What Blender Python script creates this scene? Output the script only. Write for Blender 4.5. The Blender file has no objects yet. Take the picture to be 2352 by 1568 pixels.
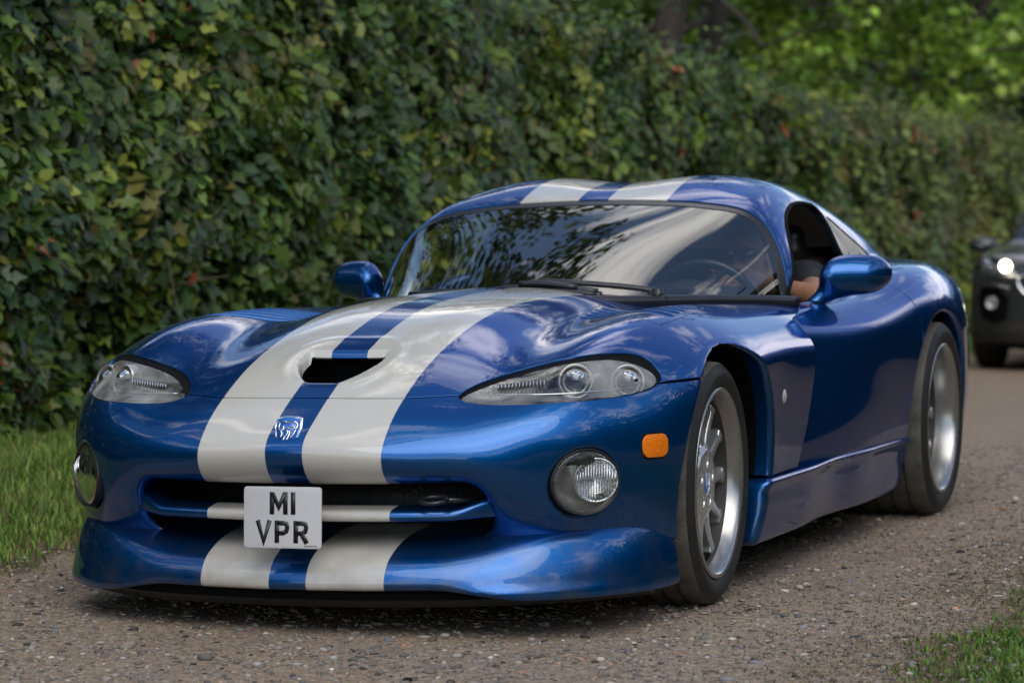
import bpy, bmesh, math, random
import numpy as np
from mathutils import Vector, Matrix
random.seed(7); rng = np.random.default_rng(7)
C = bpy.context.scene.collection
scene = bpy.context.scene
R = math.radians
# ---------------------------------------------------------------- camera, sky, sun, exposure
CAM = dict(f=6961.22/2352, pos=(3.08021, -7.73089, 1.0941), yaw=R(-20.0268), pitch=R(-2.80011), roll=R(-.0405))
def make_camera():
    cd = bpy.data.cameras.new('camera'); o = bpy.data.objects.new('camera', cd); C.objects.link(o)
    cd.sensor_width = 36; cd.lens = CAM['f']*36; cd.clip_start = .1; cd.clip_end = 800
    y, p, r = CAM['yaw'], CAM['pitch'], CAM['roll']
    d = Vector((math.sin(y)*math.cos(p), math.cos(y)*math.cos(p), math.sin(p)))
    rt = Vector((math.cos(y), -math.sin(y), 0)); up = rt.cross(d)
    r2 = rt*math.cos(r)+up*math.sin(r); u2 = -rt*math.sin(r)+up*math.cos(r)
    o.matrix_world = Matrix(((r2.x, u2.x, -d.x, CAM['pos'][0]), (r2.y, u2.y, -d.y, CAM['pos'][1]), (r2.z, u2.z, -d.z, CAM['pos'][2]), (0, 0, 0, 1)))
    cd.dof.use_dof = True; cd.dof.focus_distance = 7.9; cd.dof.aperture_fstop = 4.5
    scene.camera = o
make_camera()
SUN_EL, SUN_AZ = R(48), R(150)      # azimuth measured clockwise from +Y (ahead): the sun stands behind the camera's right shoulder
def make_light():
    w = bpy.data.worlds.new('World'); scene.world = w; w.use_nodes = True
    n, l = w.node_tree.nodes, w.node_tree.links; n.clear()
    out = n.new('ShaderNodeOutputWorld'); bg = n.new('ShaderNodeBackground')
    sky = n.new('ShaderNodeTexSky'); sky.sky_type = 'NISHITA'; sky.sun_disc = False
    sky.sun_elevation = SUN_EL; sky.sun_rotation = SUN_AZ; sky.air_density = 1.0; sky.dust_density = .6; sky.ozone_density = 1.0
    tc = n.new('ShaderNodeTexCoord'); mp = n.new('ShaderNodeMapping'); mp.inputs['Scale'].default_value = (1.0, 2.2, 2.6); mp.inputs['Rotation'].default_value = (.2, .3, .7)
    mp.inputs['Location'].default_value = (-.42, .85, 1.2)
    nz = n.new('ShaderNodeTexNoise'); nz.inputs['Scale'].default_value = 2.1; nz.inputs['Detail'].default_value = 9; nz.inputs['Roughness'].default_value = .58; nz.inputs['Distortion'].default_value = .5
    cr = n.new('ShaderNodeValToRGB'); cr.color_ramp.elements[0].position = .515; cr.color_ramp.elements[1].position = .625
    cr.color_ramp.elements[0].color = (0, 0, 0, 1); cr.color_ramp.elements[1].color = (1, 1, 1, 1)
    mx = n.new('ShaderNodeMix'); mx.data_type = 'RGBA'; mx.inputs['B'].default_value = (12.5, 12.1, 11.6, 1)
    l.new(tc.outputs['Generated'], mp.inputs[0]); l.new(mp.outputs[0], nz.inputs['Vector']); l.new(nz.outputs['Fac'], cr.inputs[0])
    l.new(cr.outputs[0], mx.inputs['Factor']); l.new(sky.outputs[0], mx.inputs['A']); l.new(mx.outputs['Result'], bg.inputs[0])
    bg.inputs[1].default_value = .112
    l.new(bg.outputs[0], out.inputs[0])
    sd = bpy.data.lights.new('sun', 'SUN'); sd.energy = .85; sd.angle = R(48); sd.color = (1, .95, .87)
    so = bpy.data.objects.new('sun', sd); C.objects.link(so)
    v = Vector((math.sin(SUN_AZ)*math.cos(SUN_EL), math.cos(SUN_AZ)*math.cos(SUN_EL), math.sin(SUN_EL)))
    so.rotation_euler = (-v).to_track_quat('-Z', 'Y').to_euler()
make_light()
scene.view_settings.view_transform = 'Standard'; scene.view_settings.look = 'None'
scene.view_settings.exposure = .70; scene.view_settings.gamma = 1

# ---------------------------------------------------------------- object helpers
def tag(o, label=None, cat=None, group=None, kind=None):
    if label: o['label'] = label
    if cat: o['category'] = cat
    if group: o['group'] = group
    if kind: o['kind'] = kind
    return o
def empty(name, loc=(0, 0, 0), rz=0, parent=None):
    o = bpy.data.objects.new(name, None); C.objects.link(o); o.location = loc; o.rotation_euler = (0, 0, rz); o.parent = parent
    o.empty_display_size = .2
    return o
def link(name, me, mat, parent=None, loc=None, rot=None):
    o = bpy.data.objects.new(name, me); C.objects.link(o)
    mats = mat if isinstance(mat, (list, tuple)) else [mat]
    for m in mats: me.materials.append(m)
    o.parent = parent
    if loc is not None: o.location = loc
    if rot is not None: o.rotation_euler = rot
    return o
def mesh_np(name, V, faces, mat, parent=None, smooth=True, normals=None, loc=None, rot=None, midx=None):
    """faces: list of int arrays (n,k)"""
    me = bpy.data.meshes.new(name); V = np.asarray(V, np.float32)
    faces = [np.asarray(f, np.int32) for f in faces if len(f)]
    me.vertices.add(len(V)); me.vertices.foreach_set('co', V.ravel())
    nl = sum(f.size for f in faces); npoly = sum(len(f) for f in faces)
    me.loops.add(nl); me.loops.foreach_set('vertex_index', np.concatenate([f.ravel() for f in faces]))
    me.polygons.add(npoly)
    cnt = np.concatenate([np.full(len(f), f.shape[1]) for f in faces]); st = np.r_[0, np.cumsum(cnt)[:-1]]
    me.polygons.foreach_set('loop_start', st.astype(np.int32)); me.polygons.foreach_set('loop_total', cnt.astype(np.int32))
    if smooth: me.polygons.foreach_set('use_smooth', np.ones(npoly, bool))
    if midx is not None: me.polygons.foreach_set('material_index', np.asarray(midx, np.int32))
    me.update(calc_edges=True); me.validate()
    if normals is not None and len(me.vertices) == len(V): me.normals_split_custom_set_from_vertices(np.asarray(normals, np.float32).tolist())
    return link(name, me, mat, parent, loc, rot)
import numpy as np
# ---------------------------------------------------------------- smooth field toolkit
def nat_spline(xs, ys):
    """natural cubic spline through (xs, ys); linear beyond the ends; vectorised"""
    xs = np.asarray(xs, float); ys = np.asarray(ys, float); n = len(xs)
    h = np.diff(xs)
    A = np.zeros((n, n)); b = np.zeros((n,)+ys.shape[1:])
    A[0, 0] = A[-1, -1] = 1
    for i in range(1, n-1):
        A[i, i-1] = h[i-1]; A[i, i] = 2*(h[i-1]+h[i]); A[i, i+1] = h[i]
        b[i] = 6*((ys[i+1]-ys[i])/h[i]-(ys[i]-ys[i-1])/h[i-1])
    M = np.linalg.solve(A, b)
    def f(x):
        x = np.asarray(x, float)
        i = np.clip(np.searchsorted(xs, x)-1, 0, n-2)
        hh = h[i]; a = (xs[i+1]-x); c = (x-xs[i])
        if ys.ndim > 1: hh, a, c = hh[..., None], a[..., None], c[..., None]
        v = (M[i]*a**3+M[i+1]*c**3)/(6*hh)+(ys[i]/hh-M[i]*hh/6)*a+(ys[i+1]/hh-M[i+1]*hh/6)*c
        s0 = (ys[1]-ys[0])/h[0]-M[1]*h[0]/6; s1 = (ys[-1]-ys[-2])/h[-1]+M[-2]*h[-1]/6
        lo = x < xs[0]; hi = x > xs[-1]
        if ys.ndim > 1: lo, hi, x = lo[..., None], hi[..., None], x[..., None]
        v = np.where(lo, ys[0]+s0*(x-xs[0]), v)
        return np.where(hi, ys[-1]+s1*(x-xs[-1]), v)
    return f

class Graph:
    """smooth height table h(a, b) from profile curves; a even about 0 when mirrored; bicubic lookup"""
    def __init__(s, cols, a_rng, b_rng, mirror=True, step=.01, smooth=0):
        avals = sorted(cols); 
        B = np.arange(b_rng[0], b_rng[1]+step*.5, step)
        rows = []
        for a in avals:
            p = np.array(sorted(cols[a])); rows.append(nat_spline(p[:, 0], p[:, 1])(B))
        rows = np.array(rows); av = np.array(avals, float)
        if mirror and av[0] == 0: av = np.r_[-av[:0:-1], av]; rows = np.r_[rows[:0:-1], rows]
        A = np.arange(a_rng[0], a_rng[1]+step*.5, step)
        tab = nat_spline(av, rows)(A)
        for _ in range(smooth):
            t = np.pad(tab, 1, mode='edge'); tab = (t[:-2, 1:-1]+t[2:, 1:-1]+t[1:-1, :-2]+t[1:-1, 2:]+4*tab)/8
        s.t, s.a0, s.b0, s.st = tab, A[0], B[0], step
    def __call__(s, a, b):
        u = np.clip((a-s.a0)/s.st, 1.001, s.t.shape[0]-2.002); v = np.clip((b-s.b0)/s.st, 1.001, s.t.shape[1]-2.002)
        i = u.astype(int); j = v.astype(int); fu = u-i; fv = v-j
        def w(t): return (-.5*t+t*t-.5*t**3, 1-2.5*t*t+1.5*t**3, .5*t+2*t*t-1.5*t**3, -.5*t*t+.5*t**3)
        wu, wv = w(fu), w(fv); r = 0
        for m in range(4):
            q = 0
            for n in range(4): q = q+wv[n]*s.t[i-1+m, j-1+n]
            r = r+wu[m]*q
        return r
def smax(a, b, k):
    h = np.maximum(k-np.abs(a-b), 0)/k
    return np.maximum(a, b)+h*h*k*.25
def smin(a, b, k): return -smax(-a, -b, k)
def gauss(d, s): return np.exp(-.5*(d/s)**2)
def sstep(a, b, x):
    t = np.clip((x-a)/(b-a), 0, 1); return t*t*(3-2*t)
CA, SA = np.cos(np.radians(30)), np.sin(np.radians(30))
def to_th(y, z): return SA*y+CA*z, -CA*y+SA*z
def graph_yz(cols, **k):
    return Graph({x: [to_th(y, z) for y, z in c] for x, c in cols.items()}, **k)

# ---------------------------------------------------------------- front clip (nose, bonnet, wings)
NOSE = {
 0.0: [(-.74,.20),(-.80,.27),(-.862,.345),(-.905,.377),(-.932,.41),(-.938,.45),(-.873,.518),(-.775,.575),(-.64,.634),(-.52,.681),(-.367,.728),(-.17,.773),(.115,.802),(.45,.815),(.85,.82),(1.3,.82),(1.6,.82)],
 .248: [(-.72,.20),(-.78,.27),(-.84,.345),(-.876,.377),(-.907,.41),(-.905,.455),(-.847,.516),(-.755,.575),(-.63,.636),(-.476,.689),(-.287,.737),(-.07,.774),(.2,.791),(.48,.795),(.85,.79),(1.3,.775),(1.6,.77)],
 .45: [(-.68,.20),(-.745,.27),(-.80,.35),(-.83,.40),(-.83,.455),(-.78,.52),(-.675,.582),(-.56,.63),(-.42,.672),(-.25,.707),(0,.737),(.3,.75),(.6,.752),(1.0,.748),(1.3,.742),(1.6,.74)],
 .65: [(-.615,.20),(-.665,.29),(-.69,.37),(-.705,.43),(-.695,.50),(-.64,.57),(-.555,.632),(-.42,.69),(-.25,.735),(-.05,.762),(.2,.772),(.5,.768),(.85,.757),(1.3,.745),(1.6,.735)],
 .78: [(-.47,.20),(-.52,.30),(-.545,.39),(-.545,.47),(-.50,.55),(-.41,.62),(-.28,.673),(-.1,.712),(.1,.73),(.4,.73),(.8,.725),(1.3,.715),(1.6,.71)],
 .86: [(-.33,.2),(-.37,.3),(-.395,.40),(-.39,.48),(-.34,.56),(-.24,.62),(-.08,.66),(.1,.678),(.4,.68),(.8,.675),(1.3,.66),(1.6,.66)],
 .95: [(-.10,.2),(-.14,.3),(-.16,.40),(-.15,.48),(-.10,.53),(0.0,.565),(.1,.59),(.3,.60),(.5,.60),(.8,.595),(1.3,.58),(1.6,.58)],
}
G_NOSE = graph_yz(NOSE, a_rng=(-1.1, 1.1), b_rng=(-.45, 1.7), smooth=32)
WING = {y: [(z, w) for z, w in c] for y, c in {
 -.6: [(.1,.86),(.3,.875),(.5,.885),(.7,.88),(.9,.84)],
 -.3: [(.1,.86),(.3,.875),(.5,.893),(.7,.89),(.9,.84)],
  .1: [(.1,.87),(.3,.885),(.5,.897),(.7,.905),(.9,.85)],
  .5: [(.1,.86),(.3,.874),(.5,.889),(.7,.886),(.9,.84)],
  .9: [(.1,.86),(.3,.877),(.5,.890),(.7,.884),(.9,.84)],
 1.4: [(.1,.85),(.3,.87),(.5,.89),(.7,.90),(.9,.87)]}.items()}
G_WING = Graph(WING, a_rng=(-1.0, 1.6), b_rng=(0, 1.1), mirror=False, smooth=60)
def f_shell(x, y, z):
    t, h = to_th(y, z)
    g = (h-G_NOSE(x, t))*.8
    return smax(g, np.abs(x)-G_WING(y, z), .07)
def rbox(px, pz, cx, cz, hx, hz, r):
    qx = np.abs(px-cx)-(hx-r); qz = np.abs(pz-cz)-(hz-r)
    return np.hypot(np.maximum(qx, 0), np.maximum(qz, 0))+np.minimum(np.maximum(qx, qz), 0)-r
# ---------------------------------------------------------------- surface nets on a scalar field (negative inside)
BODY_ROLL = .0188
def grad(F, P, e=.0015):
    x, y, z = P[:, 0], P[:, 1], P[:, 2]
    return np.stack([F(x+e, y, z)-F(x-e, y, z), F(x, y+e, z)-F(x, y-e, z), F(x, y, z+e)-F(x, y, z-e)], 1)/(2*e)
def project(F, P, n=4):
    P = P.copy()
    for _ in range(n):
        g = grad(F, P); P -= (F(P[:, 0], P[:, 1], P[:, 2])/np.maximum((g*g).sum(1), .05))[:, None].clip(-.02, .02)*g
    return P
def nets(F, lo, hi, res, band=.09, half=False):
    """mesh of F = 0 in the box; half: x >= 0 only, then mirrored"""
    lo = np.array(lo, float); hi = np.array(hi, float)
    if half: lo[0] = -res*.5
    B = 4; n = (np.ceil((hi-lo)/res/B).astype(int))*B+1
    ax = [lo[i]+res*np.arange(n[i]) for i in range(3)]
    cz = [a[::B] for a in ax]; X, Y, Z = np.meshgrid(*cz, indexing='ij')
    co = F(X.ravel(), Y.ravel(), Z.ravel()).reshape(X.shape)
    fld = np.repeat(np.repeat(np.repeat(np.sign(co)*1.0, B, 0), B, 1), B, 2)[:n[0], :n[1], :n[2]].astype(np.float32)
    act = np.abs(co) < band+res*B; a = act[:-1, :-1, :-1].copy()
    for i in (0, 1):
        for j in (0, 1):
            for k in (0, 1): a |= act[i:a.shape[0]+i, j:a.shape[1]+j, k:a.shape[2]+k]
    m = np.zeros(n, bool); bi = np.argwhere(a)
    for i in range(B+1):
        for j in range(B+1):
            for k in range(B+1): m[bi[:, 0]*B+i, bi[:, 1]*B+j, bi[:, 2]*B+k] = True
    id3 = np.argwhere(m)
    for s in range(0, len(id3), 400000):
        q = id3[s:s+400000]; fld[q[:, 0], q[:, 1], q[:, 2]] = F(ax[0][q[:, 0]], ax[1][q[:, 1]], ax[2][q[:, 2]])
    S = fld < 0
    cell = np.zeros(np.array(n)-1, bool); s0 = S[:-1, :-1, :-1]
    for i in (0, 1):
        for j in (0, 1):
            for k in (0, 1): cell |= S[i:n[0]-1+i, j:n[1]-1+j, k:n[2]-1+k] != s0
    act8 = np.ones_like(cell)
    for i in (0, 1):
        for j in (0, 1):
            for k in (0, 1): act8 &= m[i:n[0]-1+i, j:n[1]-1+j, k:n[2]-1+k]
    cell &= act8
    ci = np.argwhere(cell); idx = -np.ones(cell.shape, int); idx[cell] = np.arange(len(ci))
    acc = np.zeros((len(ci), 3)); w = np.zeros(len(ci))
    corners = [(i, j, k) for i in (0, 1) for j in (0, 1) for k in (0, 1)]
    for c in corners:
        for d in range(3):
            if c[d]: continue
            e = list(c); e[d] = 1
            f0 = fld[ci[:, 0]+c[0], ci[:, 1]+c[1], ci[:, 2]+c[2]]; f1 = fld[ci[:, 0]+e[0], ci[:, 1]+e[1], ci[:, 2]+e[2]]
            cr = (f0 < 0) != (f1 < 0); t = np.where(cr, f0/np.where(cr, f0-f1, 1), 0)
            p = np.array(c, float)[None, :].repeat(len(ci), 0); p[:, d] += t; acc += p*cr[:, None]; w += cr
    V = lo+res*(ci+acc/w[:, None])
    quads = []
    for d in range(3):
        a1, a2 = (d+1) % 3, (d+2) % 3
        sl0 = [slice(None)]*3; sl1 = [slice(None)]*3; sl0[d] = slice(0, -1); sl1[d] = slice(1, None)
        x = S[tuple(sl0)] != S[tuple(sl1)]
        e = np.argwhere(x); ok = (e[:, a1] > 0) & (e[:, a2] > 0) & (e[:, a1] < n[a1]-1) & (e[:, a2] < n[a2]-1); e = e[ok]
        q = []
        for o1, o2 in ((-1, -1), (0, -1), (0, 0), (-1, 0)):
            c = e.copy(); c[:, a1] += o1; c[:, a2] += o2; q.append(idx[c[:, 0], c[:, 1], c[:, 2]])
        q = np.stack(q, 1); ins = S[e[:, 0], e[:, 1], e[:, 2]]; q[~ins] = q[~ins][:, ::-1]
        quads.append(q[(q >= 0).all(1)])
    Q = np.concatenate(quads)
    V = project(F, V)
    if half:
        on = np.abs(V[:, 0]) < res*.5; on = ci[:, 0] == 0; V[on, 0] = 0; V = np.where(on[:, None], V, V)
        V[on] = project_yz(F, V[on]); N = len(V)
        mp = np.arange(N)+N; mp[on] = np.where(on)[0]
        V2 = V*np.array([-1, 1, 1]); V = np.concatenate([V, V2]); Q = np.concatenate([Q, mp[Q][:, ::-1]])
        V, fs = compact(V, [Q]); Q = fs[0]
    return V, Q
def project_yz(F, P, n=4):
    P = P.copy()
    for _ in range(n):
        g = grad(F, P); g[:, 0] = 0; P -= (F(P[:, 0], P[:, 1], P[:, 2])/np.maximum((g*g).sum(1), .05))[:, None]*g
    return P
def compact(V, fs):
    used = np.zeros(len(V), bool)
    for f in fs: used[f.ravel()] = True
    mp = np.cumsum(used)-1
    return V[used], [mp[f] for f in fs]
def clip(V, fs, g):
    """keep g < 0. fs: list of (n,3)/(n,4) arrays; g: array per vertex or callable on V"""
    gv = g(V) if callable(g) else g
    out3, out4, extra = [], [], []
    tris = []
    for f in fs:
        if not len(f): continue
        ins = (gv[f] < 0); al = ins.all(1); no = ~ins.any(1)
        (out3 if f.shape[1] == 3 else out4).append(f[al]); mix = f[~al & ~no]
        if f.shape[1] == 4: tris += [mix[:, [0, 1, 2]], mix[:, [0, 2, 3]]]
        else: tris.append(mix)
    tr = np.concatenate(tris) if tris else np.zeros((0, 3), int)
    ins = gv[tr] < 0; c = ins.sum(1)
    out3.append(tr[c == 3])
    ed = {}; newp = []
    def cut(a, b):
        key = (a, b) if a < b else (b, a)
        if key not in ed:
            t = gv[a]/(gv[a]-gv[b]); ed[key] = len(V)+len(newp); newp.append(V[a]+(V[b]-V[a])*t)
        return ed[key]
    n3, n4 = [], []
    for t, i, k in zip(tr.tolist(), ins.tolist(), c.tolist()):
        if k == 1:
            j = i.index(True); a, b, d = t[j], t[(j+1) % 3], t[(j+2) % 3]; n3.append((a, cut(a, b), cut(a, d)))
        elif k == 2:
            j = i.index(False); a, b, d = t[j], t[(j+1) % 3], t[(j+2) % 3]; n4.append((cut(a, b), b, d, cut(a, d)))
    V2 = np.concatenate([V, np.array(newp)]) if newp else V
    F3 = np.concatenate(out3+([np.array(n3)] if n3 else [])) if out3 or n3 else np.zeros((0, 3), int)
    F4 = np.concatenate(out4+([np.array(n4)] if n4 else [])) if out4 or n4 else np.zeros((0, 4), int)
    return compact(V2, [F3.reshape(-1, 3), F4.reshape(-1, 4)])
def boundary(fs):
    E = []
    for f in fs:
        k = f.shape[1]
        for i in range(k): E.append(f[:, [i, (i+1) % k]])
    E = np.concatenate(E); key = np.sort(E, 1); _, inv, cnt = np.unique(key, axis=0, return_inverse=True, return_counts=True)
    return E[cnt[inv.ravel()] == 1]
def roll(V): V = np.array(V, float); V[:, 2] += BODY_ROLL*V[:, 0]; return V
def panel(name, V, fs, F, mat, parent, flange=.014, off=0, thick=0, do_roll=True, nsm=None):
    """a sheet of the field surface with correct normals and a turned-in edge"""
    V, fs = compact(V, fs); N = grad(nsm or F, V, .003); N /= np.linalg.norm(N, axis=1)[:, None]+1e-9
    V = V+N*off; allV, allN, faces = [V], [N], list(fs)
    if flange:
        b = boundary(fs)
        if len(b):
            u = np.unique(b); mp = -np.ones(len(V), int); mp[u] = np.arange(len(u))
            # smooth rim: top copy (own normals), inner copy
            T = np.zeros((len(u), 3)); d = V[b[:, 1]]-V[b[:, 0]]; fn = np.cross(d, N[b[:, 0]])
            fn /= np.linalg.norm(fn, axis=1)[:, None]+1e-9
            for k in (0, 1): np.add.at(T, mp[b[:, k]], fn)
            T /= np.linalg.norm(T, axis=1)[:, None]+1e-9
            n0 = len(V); rim = V[u]; e1 = rim-N[u]*.0015+T*.0006; e2 = rim-N[u]*flange
            allV += [rim, e1, e2]; m = len(u); a, bb = mp[b[:, 0]], mp[b[:, 1]]
            allN += [N[u], T*.8+N[u]*.2, T]
            for s in (0, 1): faces.append(np.stack([n0+s*m+bb, n0+s*m+a, n0+(s+1)*m+a, n0+(s+1)*m+bb], 1))
    V = np.concatenate(allV); N = np.concatenate(allN)
    if do_roll: V = roll(V)
    return mesh_np(name, V, faces, mat, parent, normals=N)
def poly_sd(poly, close=True):
    """signed distance (negative inside) to a polygon, vectorised"""
    P = np.array(poly, float)
    def f(a, b):
        q = np.stack([a, b], 1); d = np.full(len(q), 1e9); ins = np.zeros(len(q), bool)
        for i in range(len(P)):
            p0, p1 = P[i], P[(i+1) % len(P)]; e = p1-p0; w = q-p0
            t = np.clip((w@e)/(e@e+1e-12), 0, 1); d = np.minimum(d, np.linalg.norm(w-t[:, None]*e, axis=1))
            c = (p0[1] > q[:, 1]) != (p1[1] > q[:, 1])
            with np.errstate(divide='ignore', invalid='ignore'): xi = (p1[0]-p0[0])*(q[:, 1]-p0[1])/(p1[1]-p0[1])+p0[0]
            ins ^= c & (q[:, 0] < xi)
        return np.where(ins, -d, d)
    return f
def smooth_closed(P, n=10):
    """closed Catmull-Rom through the points"""
    P = np.array(P, float); o = []
    for i in range(len(P)):
        a, b, c, d = P[i-1], P[i], P[(i+1) % len(P)], P[(i+2) % len(P)]
        for t in np.arange(n)/n: o.append(.5*(2*b+(c-a)*t+(2*a-5*b+4*c-d)*t*t+(-a+3*b-3*c+d)*t**3))
    return np.array(o)
def smooth_open(P, n=10):
    P = np.array(P, float); P = np.vstack([2*P[0]-P[1], P, 2*P[-1]-P[-2]]); o = []
    for i in range(1, len(P)-2):
        a, b, c, d = P[i-1:i+3]
        for t in np.arange(n)/n: o.append(.5*(2*b+(c-a)*t+(2*a-5*b+4*c-d)*t*t+(-a+3*b-3*c+d)*t**3))
    o.append(P[-2]); return np.array(o)
# ---------------------------------------------------------------- the sports car's surfaces (car axes: -y ahead, +x its left side, z up)
FA = (.03, .32, .40, .352)      # front wheel opening: centre y, z, half length, half height
RA = (2.42, .33, .372, .343)
def f_arch(x, y, z, A, deep=.5):
    e = (np.hypot((y-A[0])/A[2], (z-A[1])/A[3])-1)*A[3]
    return smax(e, deep-np.abs(x), .03)
MOUTH = dict(cz=.302, hz=.071, hx=.475, r=.06)
def f_mouth(x, y, z):
    d = rbox(np.abs(x), z, 0, MOUTH['cz'], MOUTH['hx'], MOUTH['hz'], MOUTH['r'])
    return smax(d, y+.52, .02)
def f_fog(x, y, z, ax=.698, ay=-.655, az=.368, r1=.094, r2=.083, depth=.07):
    """oval fog lamp pocket"""
    a = R(43) if 'math' in globals() else np.radians(43); tx, ty = np.cos(a), np.sin(a); nx, ny = np.sin(a), -np.cos(a)
    X = np.abs(x)-ax; Y = y-ay
    s = X*tx+Y*ty; n = X*nx+Y*ny
    e = (np.hypot(s/r1, (z-az)/r2)-1)*r2
    return smax(e, -depth-n, .01)
SCOOP = [(-.108,-.535),(.118,-.53),(.115,-.57),(.075,-.64),(.06,-.715),(-.045,-.715),(-.058,-.64),(-.10,-.57)]
def f_scoop_dip(x, y):
    """how far the bonnet is pushed down along the duct in front of the scoop's mouth"""
    hw = .035+.068*sstep(-.735, -.56, y)          # half width of the trough
    side = sstep(hw+.015, hw-.009, np.abs(x))
    run = sstep(-.735, -.60, y)*sstep(-.50, -.535, y)
    return side*run*.055*np.clip((y+.74)/.19, 0, 1)
def f_front(x, y, z):
    f = f_shell(x, y, z)
    ring = np.hypot(np.maximum(np.abs(x)-.055, 0)*.9, (y+.56)*.62)    # raised welt around the scoop
    f = f - .003*gauss(ring-.083, .011)*(z > .5)
    f = f+f_scoop_dip(x, y)*(z > .5)
    f = smax(f, -f_mouth(x, y, z), .05)
    f = smax(f, -f_fog(x, y, z), .016)
    f = smax(f, -f_arch(x, y, z, FA), .018)
    # door-side hollow under the wing's rear edge
    return f
LIPX = nat_spline([-.9,-.82,-.72,-.6,-.45,-.25,0,.25,.45,.6,.72,.82,.9], [-.20,-.47,-.645,-.757,-.843,-.900,-.926,-.900,-.843,-.757,-.645,-.47,-.20])
def f_lip(x, y, z):
    ax = np.minimum(np.abs(x), .95); y0 = LIPX(ax); d = y-y0
    lam = .11-.07*sstep(.30, .62, ax); top = .150+(.100+.012*sstep(.5, .8, ax))*(1-np.exp(-np.maximum(d, -.03)/lam))
    slope = 1/np.sqrt(1+(np.gradient(y0, ax+1e-9) if 0 else ((LIPX(ax+.01)-LIPX(ax-.01))/.02)**2))
    flare = .022*sstep(.24, .13, z)*sstep(.3, .7, ax)+.012*np.clip((z-.135)/.03, -1, 0)**2
    f = smax((z-top)*.8, (y0-y-flare*0)*slope-flare+.012, .045)
    f = smax(f, ax-(.835+.03*sstep(.27, .15, z)), .05)
    zb = .112-.030*sstep(.36, .60, ax)
    f = smax(f, zb-z, .03)
    return smax(f, y+.365, .012)
# rear half
TOPR = {
 0.0: [(-.2,.70),(.5,.72),(1.1,.73),(1.6,.77),(2.2,.80),(2.8,.855),(3.1,.875),(3.35,.87),(3.7,.84)],
 .50: [(-.2,.66),(.5,.70),(1.1,.72),(1.6,.76),(2.2,.80),(2.8,.85),(3.1,.865),(3.35,.85),(3.7,.80)],
 .68: [(-.2,.62),(.5,.69),(.9,.715),(1.2,.738),(1.5,.750),(1.9,.775),(2.3,.82),(2.7,.847),(3.05,.84),(3.35,.79),(3.7,.68)],
 .80: [(-.2,.58),(.5,.66),(.9,.69),(1.2,.71),(1.5,.725),(1.9,.76),(2.3,.815),(2.7,.835),(3.05,.815),(3.35,.75),(3.7,.60)],
 .93: [(-.2,.5),(.5,.58),(.9,.61),(1.2,.64),(1.5,.67),(1.9,.71),(2.3,.765),(2.7,.775),(3.05,.74),(3.35,.66),(3.7,.5)],
}
G_TOPR = Graph(TOPR, a_rng=(-1.1, 1.1), b_rng=(-.2, 3.8), smooth=50)
SIDER = {y: c for y, c in {
  .4: [(.1,.80),(.3,.80),(.5,.775),(.7,.74),(.85,.70)],
  .9: [(.1,.81),(.3,.835),(.5,.81),(.6,.79),(.7,.785),(.85,.75)],
 1.3: [(.1,.84),(.3,.875),(.5,.865),(.6,.855),(.7,.83),(.85,.76)],
 1.7: [(.1,.85),(.3,.895),(.5,.90),(.62,.90),(.72,.87),(.85,.78)],
 2.1: [(.1,.87),(.3,.91),(.5,.925),(.65,.92),(.75,.89),(.9,.80)],
 2.5: [(.1,.92),(.3,.94),(.5,.952),(.65,.950),(.78,.905),(.9,.82)],
 3.0: [(.1,.86),(.3,.90),(.5,.91),(.65,.90),(.78,.855),(.9,.77)],
 3.5: [(.1,.74),(.3,.77),(.5,.78),(.65,.77),(.78,.73),(.9,.66)]}.items()}
G_SIDER = Graph(SIDER, a_rng=(0, 3.8), b_rng=(0, 1.2), mirror=False, smooth=70)
def f_rearlow(x, y, z):
    f = smax(z-G_TOPR(x, y), np.abs(x)-G_SIDER(y, z), .07)
    f = smax(f, y-(3.46-.25*(np.abs(x)/.9)**3), .08)
    f = smax(f, -f_arch(x, y, z, RA), .018)
    return f
ROOF = {
 0.0: [(.9,.93),(1.3,1.0),(1.475,1.078),(1.6,1.105),(1.8,1.127),(2.1,1.112),(2.5,1.035),(2.9,.93),(3.2,.85),(3.7,.70)],
 .248: [(.9,.93),(1.3,1.0),(1.48,1.076),(1.609,1.112),(1.79,1.142),(2.0,1.147),(2.2,1.127),(2.5,1.06),(2.9,.945),(3.2,.855),(3.7,.70)],
 .45: [(.9,.91),(1.3,.985),(1.48,1.06),(1.62,1.094),(1.8,1.12),(2.0,1.122),(2.2,1.102),(2.5,1.04),(2.9,.94),(3.2,.85),(3.7,.68)],
 .60: [(.9,.88),(1.3,.95),(1.48,1.015),(1.7,1.055),(2.0,1.062),(2.2,1.045),(2.5,.985),(2.9,.895),(3.2,.81),(3.7,.65)],
 .75: [(.9,.80),(1.3,.86),(1.48,.90),(1.7,.94),(2.0,.94),(2.2,.93),(2.5,.88),(2.9,.81),(3.2,.72),(3.7,.6)],
}
G_ROOF = Graph(ROOF, a_rng=(-1.1, 1.1), b_rng=(.5, 3.8), smooth=20)
SIDEG = {
 1.3: [(.6,.745),(.75,.708),(.9,.65),(1.0,.597),(1.06,.55),(1.2,.4)],
 1.8: [(.6,.76),(.75,.715),(.9,.66),(1.0,.607),(1.06,.565),(1.2,.43)],
 2.2: [(.6,.75),(.75,.70),(.9,.64),(1.0,.585),(1.06,.54),(1.2,.4)],
 2.6: [(.6,.74),(.75,.695),(.9,.632),(1.0,.572),(1.06,.52),(1.2,.38)],
 3.0: [(.6,.70),(.75,.64),(.9,.56),(1.0,.49),(1.06,.43),(1.2,.3)],
 3.5: [(.6,.55),(.75,.47),(.9,.34),(1.0,.25),(1.06,.2),(1.2,.1)]}
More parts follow.
